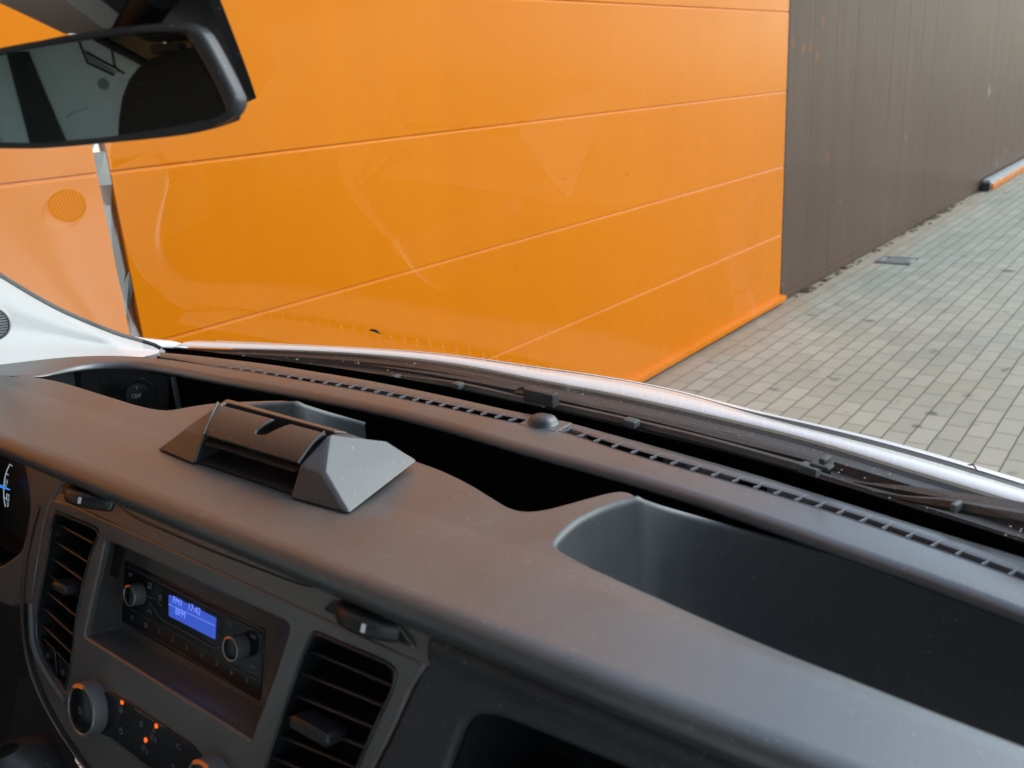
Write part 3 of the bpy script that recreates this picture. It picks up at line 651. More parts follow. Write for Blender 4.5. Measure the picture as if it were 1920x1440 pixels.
# ---- console face
kx = 0.296
CF = Frame(V(.315, .62, -.325), (0, -1, 0), (kx, 0, 1))
def cf(pts, off=0): return [CF.px(u, v, off) for u, v in pts]
crease = [(92, 936), (130, 944), (170, 961), (300, 1020), (450, 1088), (640, 1174), (770, 1234), (800, 1246)]
right = [(770, 1290), (735, 1370), (700, 1440), (640, 1580)]
left = [(300, 1640), (230, 1520), (170, 1442), (125, 1378), (88, 1312), (64, 1250), (52, 1180), (52, 1100), (60, 1030), (72, 970), (80, 945)]
ventL = [(104, 958), (180, 989), (186, 1000), (170, 1040), (155, 1098), (143, 1160), (137, 1220), (131, 1262), (122, 1296), (100, 1270), (78, 1232), (68, 1196), (66, 1160), (71, 1130), (79, 1090), (88, 1040), (95, 985)]
ventR = [(587, 1183), (727, 1242), (744, 1258), (738, 1290), (719, 1330), (700, 1370), (670, 1440), (640, 1510), (470, 1520), (500, 1424), (540, 1305), (566, 1229)]
radioH = [(197, 1012), (545, 1171), (520, 1250), (470, 1388), (157, 1193)]
vl = rounded(cf(ventL), 0.004); vr = rounded(cf(ventR), [0.006, 0.012, 0.010, 0.01, 0.01, 0.01, 0.01, 0.01, 0.01, 0.01, 0.02, 0.02]); rh = rounded(cf(radioH), [0.004, 0.008, 0.02, 0.003, 0.003])
outl = cf(crease) + cf(right) + cf(left)
console = plate('centre_console', CF, [rounded(outl, 0.006, 3), vl, vr, rh], 0.008, 0.0022, M['console'], van)
# upper fascia under the lip and the lid in it
UF = Frame(CF.p(*CF.px(450, 1088)), (0, -1, 0), (0.42, 0, 1))
uf = lambda pts, off=0: [UF.px(u, v, off) for u, v in pts]
UTOP = (V(0, 0, -.2925).z - UF.o.z) / UF.v.z
up_out = [(a, min(b, UTOP)) for a, b in uf([(88, 945), (170, 965), (300, 1024), (450, 1092), (640, 1178), (800, 1252), (806, 1235), (850, 1130), (100, 780), (92, 900)])]
plate('upper_fascia', UF, [up_out], 0.006, 0.001, M['console'], console).location = (0.0015, 0, 0)
lid_o = [(a, min(b, UTOP)) for a, b in uf([(205, 905), (213, 928), (228, 948), (255, 968), (300, 990), (400, 1033), (500, 1071), (560, 1093), (592, 1100), (618, 1097), (640, 1086), (652, 1060), (660, 1000), (200, 800)], 0.0015)]
plate('storage_lid', UF, [rounded(lid_o, 0.004, 3)], 0.004, 0.0012, M['console'], console).location = (-0.0012, 0, 0)

sl_ = resample([UF.p(a, b, 0.0018) for a, b in uf([(213, 926), (222, 942), (240, 959), (268, 976), (300, 990), (350, 1012), (400, 1033), (450, 1052), (500, 1071), (560, 1093), (592, 1100), (618, 1097), (638, 1088)])], 60)
tube('lid_seam', sl_, 0.0005, M['black'], console, 6)
tube('vent_surround', resample([CF.p(*CF.px(u, v), 0.001) for u, v in [(60, 1130), (61, 1165), (64, 1205), (78, 1243), (102, 1282), (124, 1314)]], 30), 0.0030, M['knob'], console, 8)
def liner(name, front, back, m, parent, cap=True, mcap=None):
    v, f = loft_data([front, back], True)
    if cap: f.append(tuple(range(len(front), 2 * len(front))))
    return obj(name, v, f, m, parent, 40)
# radio recess
RF = Frame(V(.332, .62, -.376), (0, -1, 0), (kx, 0, 1))
rf = lambda pts, off=0: [RF.px(u, v, off) for u, v in pts]
backpx = [(222, 1022), (525, 1165), (505, 1245), (495, 1328), (214, 1180)]
fr_loop = [CF.p(a, b, -0.003) for a, b in rounded(cf(radioH), [0.004, 0.008, 0.02, 0.003, 0.003])]
bk_loop = [RF.p(a, b, -0.001) for a, b in rounded(rf(backpx), [0.004, 0.008, 0.02, 0.003, 0.003])]
liner('radio_recess', fr_loop, bk_loop, M['console'], console)
# radio
radio = empty('radio', RF.p(0, 0), van)
face = rf([(233, 1050), (497, 1181), (487, 1316), (227, 1167)])
plate('radio_face', RF, [rounded(face, 0.004)], 0.008, 0.0012, M['gloss'], radio, back=True).location = (0, 0, 0)
r3 = lambda pts, off=0.0006: [RF.p(*RF.px(u, v), off) for u, v in pts]
def z1(a, b): return (200 + a / 6, 1040 + b / 6)
tubes('radio_trim', [r3([z1(240, 130), z1(900, 470), z1(1400, 710), z1(1700, 850), z1(1748, 895), z1(1735, 1050), z1(1720, 1180)]),
                     r3([z1(480, 530), z1(540, 600), z1(590, 680), z1(650, 740), z1(900, 870), z1(1200, 1040), z1(1235, 1050), z1(1290, 1030)]),
                     r3([z1(450, 460), z1(560, 500)]), r3([z1(1235, 865), z1(1310, 920)])], 0.00055, M['knob'], radio)
tubes('button_line', [r3([z1(250, 600), z1(500, 730), z1(900, 950), z1(1300, 1180), z1(1680, 1390)]), r3([z1(190, 760), z1(600, 960), z1(1100, 1260), z1(1400, 1430)]), r3([z1(240, 90), z1(800, 400), z1(1300, 640), z1(1780, 820)])], 0.00035, M['print_dim'], radio)
disp = rf([z1(697, 450), z1(1225, 712), z1(1215, 955), z1(697, 690)], 0.001)
scr = plate('display', RF, [rounded(disp, 0.0012)], 0.001, 0.0003, M['screen'], radio, back=False)
def ang_rf(p, q): a, b = RF.px(*p), RF.px(*q); return math.atan2(b[1] - a[1], b[0] - a[0])
text('lettering', 'FM1', RF, RF.px(*z1(800, 530), 0.0012), 0.0088, M['screen_text'], radio, 0.0014)
text('lettering', '17:42', RF, RF.px(*z1(985, 615), 0.0012), 0.0088, M['screen_text'], radio, 0.0014)
text('lettering', 'BFM', RF, RF.px(*z1(830, 660), 0.0012), 0.0088, M['screen_text'], radio, 0.0014)
tubes('display_rule', [[RF.p(*RF.px(*z1(700, 555), 0.001), 0.0013), RF.p(*RF.px(*z1(1222, 800), 0.001), 0.0013)]], 0.00025, M['screen_text'], radio)
for k, (a, b) in enumerate(((600, 865), (745, 955), (905, 1040), (1070, 1135), (1240, 1225), (1410, 1320))):
    text('preset_number', str(k + 1), RF, RF.px(*z1(a, b)), 0.0062, M['print'], radio, 0.0004)
def icon(pts_list, c, s, fr, m, parent, name='printed_symbol', r=0.0004, off=0.0004):
    tubes(name, [[fr.p(c[0] + x * s, c[1] + y * s, off) for x, y in l] for l in pts_list], r, m, parent, 5)
circ = lambda cx, cy, r, a0=0, a1=360, n=12: [(cx + r * math.cos(math.radians(a0 + (a1 - a0) * k / n)), cy + r * math.sin(math.radians(a0 + (a1 - a0) * k / n))) for k in range(n + 1)]
NOTE = [[(-.4, -.5), (-.4, .5), (.5, .6), (.5, -.4)], circ(-.55, -.5, .15), circ(.35, -.4, .15)]
PWR = [circ(0, -.1, .5, 60, -240), [(0, .1), (0, .6)]]
HOUSE = [[(-.5, 0), (0, .5), (.5, 0)], [(-.35, .1), (-.35, -.5), (.35, -.5), (.35, .1)]]
PHONE = [circ(0, -.5, .7, 160, 30, 8), [(-.7, -.3), (-.4, -.5)], [(.5, -.2), (.7, -.5)]]
BACK = [[(-.5, .35), (.2, .35)] + circ(.2, 0, .35, 90, -90, 8) + [(-.1, -.35)], [(-.2, .65), (-.55, .35), (-.2, .05)]]
FFW = [[(-.7, .35), (-.1, 0), (-.7, -.35), (-.7, .35)], [(0, .35), (.6, 0), (0, -.35), (0, .35)], [(.7, .35), (.7, -.35)]]
MUTE = [[(-.5, .2), (-.2, .2), (.2, .5), (.2, -.5), (-.2, -.2), (-.5, -.2), (-.5, .2)]]
CHK = [[(-.5, 0), (-.2, .5), (.1, -.3), (.5, .5)]]
for ic, a, b, s in ((NOTE, 490, 350, .0042), (PWR, 605, 480, .0045), (HOUSE, 445, 790, .0042), (PHONE, 485, 630, .0048), (BACK, 1380, 780, .0050), (FFW, 1650, 920, .0042), (FFW, 1640, 1250, .0042), (MUTE, 295, 705, .0045), (CHK, 270, 230, .0042), (MUTE, 1590, 1410, .0042)):
    icon(ic, RF.px(*z1(a, b)), s, RF, M['print'], radio)
text('button_print', 'MENU', RF, RF.px(*z1(600, 555)), 0.0034, M['print_dim'], radio, 0.0004)
text('button_print', 'OK', RF, RF.px(*z1(1272, 835)), 0.0034, M['print_dim'], radio, 0.0004)
def multi(name, pieces, parent, smooth=40):
    me = bpy.data.meshes.new(name); verts = []; faces = []; mi = []
    for k, (v, f, m) in enumerate(pieces):
        n = len(verts); verts += [tuple(p) for p in v]; faces += [tuple(i + n for i in q) for q in f]; mi += [k] * len(f); me.materials.append(m)
    me.from_pydata(verts, [], faces); me.update()
    bm = bmesh.new(); bm.from_mesh(me); bmesh.ops.recalc_face_normals(bm, faces=bm.faces); bm.to_mesh(me); bm.free()
    me.polygons.foreach_set('material_index', mi); return finish(bpy.data.objects.new(name, me), parent, smooth)
def knob(fr, front, top, bottom, depth, parent, name, lampm, arc=(70, 125)):
    c = fr.px(*front, depth); t = fr.px(*top, depth); b = fr.px(*bottom, depth); r = abs(t[1] - b[1]) / 2
    a0, a1 = arc
    pts = [fr.p(c[0] + r * 0.93 * math.cos(math.radians(a0 + (a1 - a0) * i / 10)), c[1] + r * 0.93 * math.sin(math.radians(a0 + (a1 - a0) * i / 10)), depth + 0.001) for i in range(11)]
    k = multi(name, [(*disc(fr, c, r * 1.03, 0.0, depth, 48, 0.001, r), M['knob']), (*ring_data(fr, c, r * 0.86, r * 0.985, depth - 0.002, depth + 0.0009, 48), M['ring']),
                     (*disc(fr, c, r * 0.87, depth - 0.001, depth + 0.0004, 48, 0.0002), M['gloss']), (*tube_data(pts, r * 0.085, 6), lampm)], parent)
    return k, c, r
knob(RF, (243, 1117), (243, 1097), (243, 1137.5), 0.0105, radio, 'knob', M['amber_dim'], (95, 135))
knob(RF, (432, 1217), (432, 1193), (432, 1240.5), 0.012, radio, 'knob', M['amber_dim'], (95, 135))

# ---- air vents
def vent(loop_px, loop_uv, slats, tab, pitchdir=None):
    vt = empty('air_vent', CF.p(*loop_uv[0]), van)
    front = [CF.p(a, b, -0.002) for a, b in loop_uv]
    cx = sum(a for a, b in loop_uv) / len(loop_uv); cy = sum(b for a, b in loop_uv) / len(loop_uv)
    backl = [CF.p(cx + (a - cx) * 0.97, cy + (b - cy) * 0.97, -0.05) for a, b in loop_uv]
    liner('vent_housing', front, backl, M['satin'], vt)
    rim = [CF.p(cx + (a - cx) * 0.985, cy + (b - cy) * 0.985, -0.0005) for a, b in loop_uv]; rim.append(rim[0])
    tube('vent_frame', rim, 0.0016, M['vent'], vt, 6)
    bm = bmesh.new()
    for p, q in slats:
        a = Vector((*CF.px(*p, -0.006), 0)); b = Vector((*CF.px(*q, -0.006), 0)); P, Q = CF.p(a.x, a.y, -0.006), CF.p(b.x, b.y, -0.006)
        d = (Q - P).normalized(); w = CF.n.cross(d).normalized()
        if w.dot(CF.v) < 0: w = -w
        back_ = -CF.n * 0.017 - w * 0.006
        pr = [w * 0.0011 + CF.n * 0.0, CF.n * 0.0009, w * -0.0011, w * -0.0008 + back_, w * 0.0008 + back_]
        merge(bm, [P + x for x in pr] + [Q + x for x in pr], [(i, (i + 1) % 5, 5 + (i + 1) % 5, 5 + i) for i in range(5)] + [(0, 1, 2, 3, 4), (9, 8, 7, 6, 5)])
    bmesh.ops.recalc_face_normals(bm, faces=bm.faces); bmobj('vent_slats', bm, M['vent'], vt, 50)
    (c, w_, h_) = tab; c = CF.px(*c, 0.006)
    items = [(CF.p(c[0], c[1], -0.003), (CF.u, CF.v, CF.n), (w_, h_, 0.022))]
    t = boxes('vent_tab', items, M['wheel'], vt, bev=0.0025)
    return vt
def c5(a, b): return (a / 3.129, 840 + b / 3.129)
def c6(a, b): return (500 + a / 3.789, 1060 + b / 3.789)
sl = [((335, 445), (545, 560)), ((308, 540), (515, 672)), ((285, 632), (490, 780)), ((262, 725), (470, 882)), ((245, 820), (450, 990)), ((235, 920), (432, 1100)), ((218, 1010), (420, 1205)), ((235, 1095), (412, 1280))]
vent(ventL, vl, [(c5(*p), c5(*q)) for p, q in sl], ((112, 1103), 0.026, 0.0095))
sl = [((315, 615), (890, 858)), ((245, 768), (840, 1010)), ((185, 920), (775, 1162)), ((120, 1065), (715, 1305)), ((60, 1200), (650, 1450)), ((5, 1350), (590, 1600)), ((-50, 1500), (540, 1750))]
vent(ventR, vr, [(c6(*p), c6(*q)) for p, q in sl], (c6(300, 1180), 0.042, 0.0105))
# two buttons at the foot of the left vent
bp = [c5(238, 1100), c5(322, 1185), c5(330, 1340), c5(240, 1225)]; bq = [c5(340, 1205), c5(412, 1285), c5(395, 1400), c5(335, 1345)]
for L_b, ic in ((bp, HOUSE), (bq, PWR)):
    pb = cf(L_b, -0.004); b_ = plate('push_button', Frame(CF.p(0, 0, -0.004), CF.u, CF.v), [rounded(pb, 0.002)], 0.004, 0.0009, M['gloss'], console)
    cx = sum(p[0] for p in pb) / 4; cy = sum(p[1] for p in pb) / 4
    icon(ic, (cx, cy - 0.001), 0.0048, CF, M['print_dim'], console, off=-0.0036)

# ---- thumbwheels above the vents
def thumbwheel(c_px, l_px, r_px, hpx, wellpx):
    tw = empty('vent_thumbwheel', UF.p(*UF.px(*c_px)), van)
    c = Vector(UF.px(*c_px)); l = Vector(UF.px(*l_px)); r = Vector(UF.px(*r_px)); ch = (r - l).length
    d = (r - l).normalized(); Rw = ch * 0.62; h = 0.013
    dep = math.sqrt(Rw * Rw - (ch / 2) ** 2)
    wf = Frame(UF.p(c.x, c.y, -dep + 0.003), UF.u * d.x + UF.v * d.y, -UF.n); # wheel lies flat: u along the slot, v into the dash
    ax = wf.u.cross(-UF.n).normalized()
    rows = []
    for q, z in ((Rw - 0.003, -h / 2), (Rw - 0.0008, -h / 2 + 0.0012), (Rw, -h / 2 + 0.0035), (Rw, h / 2 - 0.0035), (Rw - 0.0008, h / 2 - 0.0012), (Rw - 0.003, h / 2), (0.002, h / 2)):
        rows.append([wf.o + wf.u * q * math.cos(2 * math.pi * k / 72) + wf.v * q * math.sin(2 * math.pi * k / 72) + ax * z for k in range(72)])
    w = loft('wheel', rows, M['wheel'], tw, True, 50)
    ribs = [[wf.o + (wf.u * math.cos(t) + wf.v * math.sin(t)) * (Rw + 0.0002) + ax * z for z in (-h / 2 + 0.003, h / 2 - 0.003)] for t in [2 * math.pi * k / 60 for k in range(60)]]
    t0 = -math.pi / 2 + 0.33
    p = wf.o + (wf.u * math.cos(t0) + wf.v * math.sin(t0)) * (Rw + 0.0002)
    rad = (wf.u * math.cos(t0) + wf.v * math.sin(t0)); tan = ax.cross(rad)
    box('wheel_mark', p, (0.0032, 0.0058, 0.0012), M['mark'], tw, ax=(tan, ax, rad), bev=0.0003)
    wl = rounded(uf(wellpx, 0.0004), 0.004)
    cx = sum(a for a, b in wl) / len(wl); cy = sum(b for a, b in wl) / len(wl)
    rim = [UF.p(a, b, 0.0002) for a, b in wl]; rim.append(rim[0]); tube('wheel_well', rim, 0.0013, M['console'], tw, 6)
    mid = [UF.p(cx + (a - cx) * 0.98, cy + (b - cy) * 0.98, 0.0006) for a, b in wl]
    obj('well_floor', mid, [tuple(range(len(mid)))], M['satin'], tw, 0)
thumbwheel((170, 933), (137, 922), (206, 948), 30, [(118, 905), (150, 902), (212, 935), (205, 958), (150, 945), (112, 925)])
thumbwheel((690, 1163), (636, 1137), (744, 1186), 30, [(604, 1142), (630, 1120), (745, 1170), (778, 1215), (700, 1190), (650, 1166)])

# ---- climate panel
clim = empty('climate_panel', CF.p(*CF.px(280, 1370)), van)
def q2(a, b): return (a / 4.465, 1240 + b / 4.465)
pl = cf([q2(800, 255), q2(930, 255), q2(1100, 350), q2(1390, 545), q2(1600, 690), q2(1690, 790), q2(1680, 1000), q2(1400, 990), q2(1240, 880), q2(930, 640), q2(800, 600)], 0.001)
plate('control_plate', Frame(CF.p(0, 0, 0.0012), CF.u, CF.v), [rounded(pl, 0.004)], 0.003, 0.0010, M['gloss'], clim)
tubes('panel_trim', [[CF.p(*CF.px(*q2(*p)), 0.0016) for p in [(900, 252), (1100, 352), (1390, 547), (1600, 692), (1690, 795)]], [CF.p(*CF.px(*q2(*p)), 0.0016) for p in [(930, 640), (1240, 882), (1400, 985)]]], 0.0004, M['vent'], clim)
tube('trim_highlight', [CF.p(*CF.px(*q2(*p)), 0.0018) for p in [(1145, 392), (1385, 545)]], 0.0007, M['knob'], clim, 6)
for a, b in ((1022, 342), (1308, 540), (1220, 658)):
    v, f = disc(CF, CF.px(*q2(a, b), 0.0015), 0.0022, 0.001, 0.0022, 16, 0.0005); obj('indicator_light', v, f, M['amber'], clim, 40)
BLOB = [circ(0, 0, .5), circ(0, 0, .2)]; CARF = [[(-.6, -.2), (-.3, .3), (.3, .3), (.6, -.2), (-.6, -.2)]]; MAN = [circ(0, .6, .25), [(0, .3), (-.2, -.3), (.4, -.4), (.7, -.9)], [(-.6, -.1), (-.6, -.6), (-.1, -.9)]]
for ic, a, b, s in ((BLOB, 1015, 410, .005), (PWR, 1015, 580, .005), (HOUSE, 1185, 520, .005), (MAN, 1290, 610, .0065), (MAN, 1215, 700, .0065), (CARF, 1500, 715, .0065), (CHK, 1450, 880, .005)):
    icon(ic, CF.px(*q2(a, b), 0.0012), s, CF, M['print_dim'], clim, off=0.0015, r=0.00045)
k, c, r = knob(CF, (152, 1332), (152, 1282.5), (152, 1382), 0.013, clim, 'dial', M['amber_dim'], (88, 122))
icon([[(math.cos(a) * .2, math.sin(a) * .2), (math.cos(a) * .8, math.sin(a) * .8)] for a in [k * math.pi / 3 for k in range(6)]], (c[0], c[1]), 0.005, CF, M['print_dim'], clim, off=0.0138)
knob(CF, (378, 1474), (378, 1425), (378, 1523), 0.013, clim, 'dial', M['amber_dim'], (70, 125))

# ---- passenger side lower panel
GF = Frame(CF.p(*CF.px(760, 1300), -0.0015), (0, -1, 0), (0.34, 0, 1))
gf = lambda pts: [GF.px(u, v) for u, v in pts]
gout = gf([(822, 1165), (802, 1222), (772, 1290), (737, 1370), (702, 1440), (642, 1580)]) + [(0.80 * S, -0.20), (0.80 * S, 0.0565 * S)] + [(gf([(822, 1165)])[0][0], 0.0565 * S)]
grec = gf([(828, 1460), (848, 1405), (866, 1360), (890, 1341), (935, 1346), (1040, 1388), (1160, 1438), (1420, 1560), (1300, 1700), (800, 1560)])
gv = GF.px(900, 1240)[1]
def gwarp(c): return (c.x, c.y, c.z + 0.006 * math.exp(-((c.y - gv) / 0.010) ** 2) - 0.010 * max(0, min(1, (c.y - gv) / 0.03)))
glove = plate('glovebox_panel', GF, [gout, rounded(grec, 0.006)], 0.012, 0.005, M['glove'], van, warp=gwarp, cuts=[(1, [gv - 0.03 + 0.004 * k for k in range(18)])])
lg = rounded(grec, 0.006)
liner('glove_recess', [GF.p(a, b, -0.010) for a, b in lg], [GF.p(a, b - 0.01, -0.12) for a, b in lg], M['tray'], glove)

# ---- instrument cluster at the far left
IF = Frame(V(.322, .9, -.30), (0, -1, 0), (0.30, 0, 1))
iff = lambda pts, off=0: [IF.px(u, v, off) for u, v in pts]
chole = rounded(iff([(-160, 835), (-60, 800), (0, 812), (28, 842), (44, 875), (53, 918), (55, 955), (48, 998), (38, 1034), (0, 1062), (-120, 1060)]), 0.008)
UT2 = (V(0, 0, -.2925).z - IF.o.z) / IF.v.z
cout = [(a, min(b, UT2)) for a, b in iff([(-420, 600), (-100, 660), (150, 780), (120, 900), (95, 945), (82, 990), (70, 1060), (60, 1130), (20, 1140), (-60, 1110), (-420, 1000)])]
clus = plate('instrument_cluster', IF, [cout, chole], 0.010, 0.0045, M['console'], van)
liner('cluster_shroud', [IF.p(a, b, -0.006) for a, b in chole], [IF.p(a * 1.0, b - 0.004, -0.07) for a, b in chole], M['satin'], clus)
DF = Frame(IF.p(0, 0, -0.055), IF.u, IF.v)
gz_ = lambda a, b: DF.px(a / 3.129, 840 + b / 3.129)
arc = resample([(*gz_(58, 95), 0), (*gz_(38, 140), 0), (*gz_(26, 190), 0), (*gz_(22, 250), 0), (*gz_(24, 300), 0), (*gz_(32, 345), 0)], 24)
tubes('gauge_scale', [[DF.p(p.x, p.y, 0) for p in arc]] + [[DF.p(p.x, p.y, 0), DF.p(p.x + 0.006, p.y - 0.001, 0)] for p in arc[::6]], 0.0006, M['gauge'], clus)
text('gauge_number', 'H', DF, gz_(38, 200), 0.009, M['gauge'], clus, 0)
text('gauge_number', '0', DF, gz_(46, 332), 0.009, M['gauge'], clus, 0)
tubes('gauge_symbol', [[DF.p(*gz_(40, 270), 0), DF.p(*gz_(40, 305), 0), DF.p(*gz_(52, 310), 0), DF.p(*gz_(52, 275), 0), DF.p(*gz_(40, 270), 0)]], 0.0006, M['gauge'], clus)
tube('gauge_needle', [DF.p(*gz_(-20, 212), 0.003), DF.p(*gz_(18, 222), 0.003), DF.p(*gz_(72, 243), 0.003)], [0.0017, 0.0017, 0.0008], M['needle'], clus, 6)
# lower dash below the cluster, column side and lever boot
obj('knee_panel', [IF.p(*IF.px(-500, 1040), -0.03), IF.p(*IF.px(75, 1090), -0.03), IF.p(*IF.px(110, 1700), -0.02), IF.p(*IF.px(-500, 1700), -0.02)], [(0, 1, 2, 3)], M['satin'], van, 0)
lt = [CF.p(*CF.px(u, v), 0.001) for u, v in [(78, 950), (70, 975), (58, 1030), (49, 1100), (49, 1180), (61, 1250), (85, 1314), (122, 1380), (167, 1444), (228, 1524)]]
lt = resample(lt, 40)
loft('console_side', [[p + CF.n * 0.001 for p in lt], [p + CF.n * 0.0015 + CF.u * -0.006 for p in lt], [p + CF.u * -0.012 - CF.n * 0.006 for p in lt], [p + CF.u * -0.016 - CF.n * 0.03 for p in lt]], M['console'], van, smooth=60)
lo_ = [CF.p(*CF.px(u, v, -0.02), -0.02) for u, v in [(35, 1270), (26, 1330), (12, 1390), (-10, 1450), (-40, 1520)]]; hi_ = [CF.p(*CF.px(u, v, -0.004), -0.004) for u, v in [(62, 1262), (76, 1310), (100, 1362), (140, 1425), (190, 1500)]]
loft('column_side', [resample(lo_, 20), [lerp(a, b, 0.5) + CF.n * 0.006 for a, b in zip(resample(lo_, 20), resample(hi_, 20))], resample(hi_, 20)], M['vent'], van, smooth=60)
gc = CF.p(*CF.px(40, 1452, 0.02), 0.02); rows = []
for a, k in ((0.0, 1.0), (0.3, 0.98), (0.6, 0.85), (0.8, 0.62), (0.92, 0.40), (1.0, 0.25)):
    rows.append([gc + Vector((-0.2, 0, 1)).normalized() * (0.034 * a) + Vector((0.045 * k * math.cos(t), 0.040 * k * math.sin(t), 0)) for t in [2 * math.pi * j / 28 for j in range(28)]])
loft('gear_gaiter', rows, M['vent'], van, True, 50)
# ---- windscreen: raked, curved glass; its surface is x = q(y) - k (z - zb)
import numpy as np
GB = [p - CAM for p in px_line(band_px[1:], -0.318)]
GQ = np.polyfit([p.y for p in GB], [p.x for p in GB], 2); GO = 0.005; ZB = -0.318 * S; GK = 0.95
def glass(y, z, off=0.0): return CAM + Vector((float(np.polyval(GQ, y)) + GO - GK * (z - ZB) + off, y, z))
def on_glass(u, v, off=0.0):
    """where the sight line through a photograph pixel meets the glass"""
    r = wr(u, v); lo, hi = 0.1, 3.0
    g = lambda t: (r.x * t) - (float(np.polyval(GQ, r.y * t)) + GO + off - GK * (r.z * t - ZB))
    for _ in range(60):
        mid = (lo + hi) / 2
        if g(mid) < 0: lo = mid
        else: hi = mid
    return CAM + r * lo
YL, YR = 1.30 * S, -0.07 * S
ys = [lerp(YR, YL, k / 40) for k in range(41)]
zs = [ZB + (0.17 * S - ZB) * k / 24 for k in range(25)]
ws = loft('windscreen', [[glass(y, z) for y in ys] for z in zs], M['glass'], van, smooth=80)
# black printed border along the glass foot
frit_top = [(300, 651), (350, 655), (413, 662), (458, 668), (503, 673), (560, 680.5), (687, 698), (833, 725), (957, 752), (1047, 771), (1123, 789), (1193, 806), (1300, 832), (1400, 858), (1500, 887), (1622, 923), (1755, 966), (1851, 993), (1920, 1018), (2080, 1072)]
ft = relax(resample([on_glass(u, v, -0.0015) for u, v in frit_top], N), 14)
fb = resample([glass(p.y, ZB - 0.02, -0.0015) - Vector((0, 0, 0)) for p in GB], N)
fb = [glass((a.y), ZB - 0.03, -0.0015) for a in ft]
loft('frit_border', [fb, ft], M['black'], ws, smooth=60)
# insect mark and smears on the outside of the glass
fx = on_glass(703, 621, 0.002)
bug = tube('glass_chip', [on_glass(694, 619, 0.002), on_glass(702, 619.5, 0.002), on_glass(708, 622, 0.002), on_glass(712, 626, 0.002)], [0.0008, 0.0016, 0.0016, 0.0008], M['rubber'], ws, 6)

# ---- cowl, bonnet and wipers beyond the glass
wl_low = [(345, 651), (433, 652), (560, 655), (687, 662), (773, 669), (900, 687), (987, 706), (1100, 726), (1193, 744), (1280, 764), (1400, 791), (1552, 829), (1671, 868), (1790, 901), (1915, 940), (2080, 990)]
wl_up = [(345, 638), (433, 641), (500, 644), (560, 647), (633, 651), (773, 659), (900, 674), (987, 688), (1100, 703), (1193, 718), (1280, 736), (1350, 757), (1413, 779), (1562, 815), (1711, 854), (1847, 894), (1915, 917), (2080, 968)]
ol_in = [(345, 637.5), (433, 640.5), (500, 643.5), (560, 646.5), (633, 650.5), (773, 658), (900, 672.5), (987, 686), (1100, 701), (1193, 717), (1280, 735), (1350, 756), (1400, 774.5), (1430, 775.5), (1480, 786), (1562, 806), (1671, 833), (1800, 870), (1915, 906), (2080, 958)]
ol_out = [(345, 637), (433, 640), (500, 643), (560, 646), (633, 650), (773, 657.5), (900, 671.5), (987, 685), (1100, 700), (1193, 715), (1280, 733), (1350, 752), (1400, 765), (1454, 776), (1562, 799), (1671, 825), (1800, 861), (1915, 896), (2080, 946)]
NB = 160
def by_y(pts, z, ysl):
    P = sorted([onz(u, v, z) for u, v in resample([(a, b, 0) for a, b in pts], 80) for u, v in [(0, 0)]] if False else [onz(p.x, p.y, z) for p in resample([(a, b, 0) for a, b in pts], 120)], key=lambda p: p.y)
    Y = [p.y for p in P]; X = [p.x for p in P]
    return [Vector((float(np.interp(y, Y, X)), y, H + S * z)) for y in ysl]
ya = onz(345, 645, -0.352).y; yb = onz(2080, 980, -0.352).y
yy = [lerp(ya, yb, k / (NB - 1)) for k in range(NB)]
b0 = by_y([(u, v - 1.5) for u, v in wl_low], -0.350, yy); b1 = by_y(wl_up, -0.352, yy); b2 = by_y(ol_in, -0.362, yy); b3 = by_y([(u, v + 2.5 * max(0, min(1, (u - 1350) / 100))) for u, v in ol_out], -0.362, yy); b0, b1, b2, b3 = relax(b0, 70), relax(b1, 70), relax(b2, 50), relax(b3, 60)
b2 = [Vector((max(p.x, q.x + 0.002), p.y, p.z)) for p, q in zip(b2, b1)]; b3 = [Vector((max(p.x, q.x + 0.002), p.y, p.z)) for p, q in zip(b3, b2)]
up3 = Vector((0, 0, 1))
bonnet = loft('bonnet', [[p - up3 * 0.0022 for p in b0], [p - up3 * 0.002 + Vector((-0.001, 0, 0)) for p in b0], [p + Vector((0.001, 0, 0)) for p in b0], [lerp(p, q, 0.5) + up3 * 0.0015 for p, q in zip(b0, b1)], b1,
                          [q + Vector((0.001, 0, -0.001)) for q in b1]], M['paint'], van, smooth=60)
loft('bonnet_dark_strip', [[q + Vector((0.0008, 0, -0.0012)) for q in b1], [lerp(p, q, 0.5) - up3 * 0.0025 for p, q in zip(b1, b2)], [q - up3 * 0.0012 for q in b2]], M['dark_strip'], bonnet, smooth=60)  # dark strip added for the dark band across the white bonnet
loft('bonnet_edge', [[q - up3 * 0.0018 for q in b2], b2, [p + up3 * 0.0002 for p in b3], [p + Vector((0.02, 0, -0.012)) for p in b3], [p + Vector((0.14, 0, -0.14)) for p in b3], [p + Vector((0.34, 0, -0.45)) for p in b3]], M['paint'], bonnet, smooth=60)
# cowl tray between glass and bonnet
cw0 = [glass(p.y - CAM.y, ZB - 0.035, 0.012) for p in b0]
rows = []
for t, dz in ((0.0, 0.0), (0.10, -0.012), (0.18, -0.020), (0.34, -0.022), (0.38, -0.012), (0.54, -0.013), (0.58, -0.007), (0.74, -0.009), (0.78, -0.001), (0.93, -0.002), (0.97, 0.0015), (1.0, 0.0)):
    rows.append([Vector((lerp(a.x, b.x - 0.004, t), a.y, lerp(CAM.z + ZB - 0.035, b.z - 0.004, t) + dz)) for a, b in zip(cw0, b0)])
cowl = loft('cowl', rows, M['cowl'], van, smooth=25)
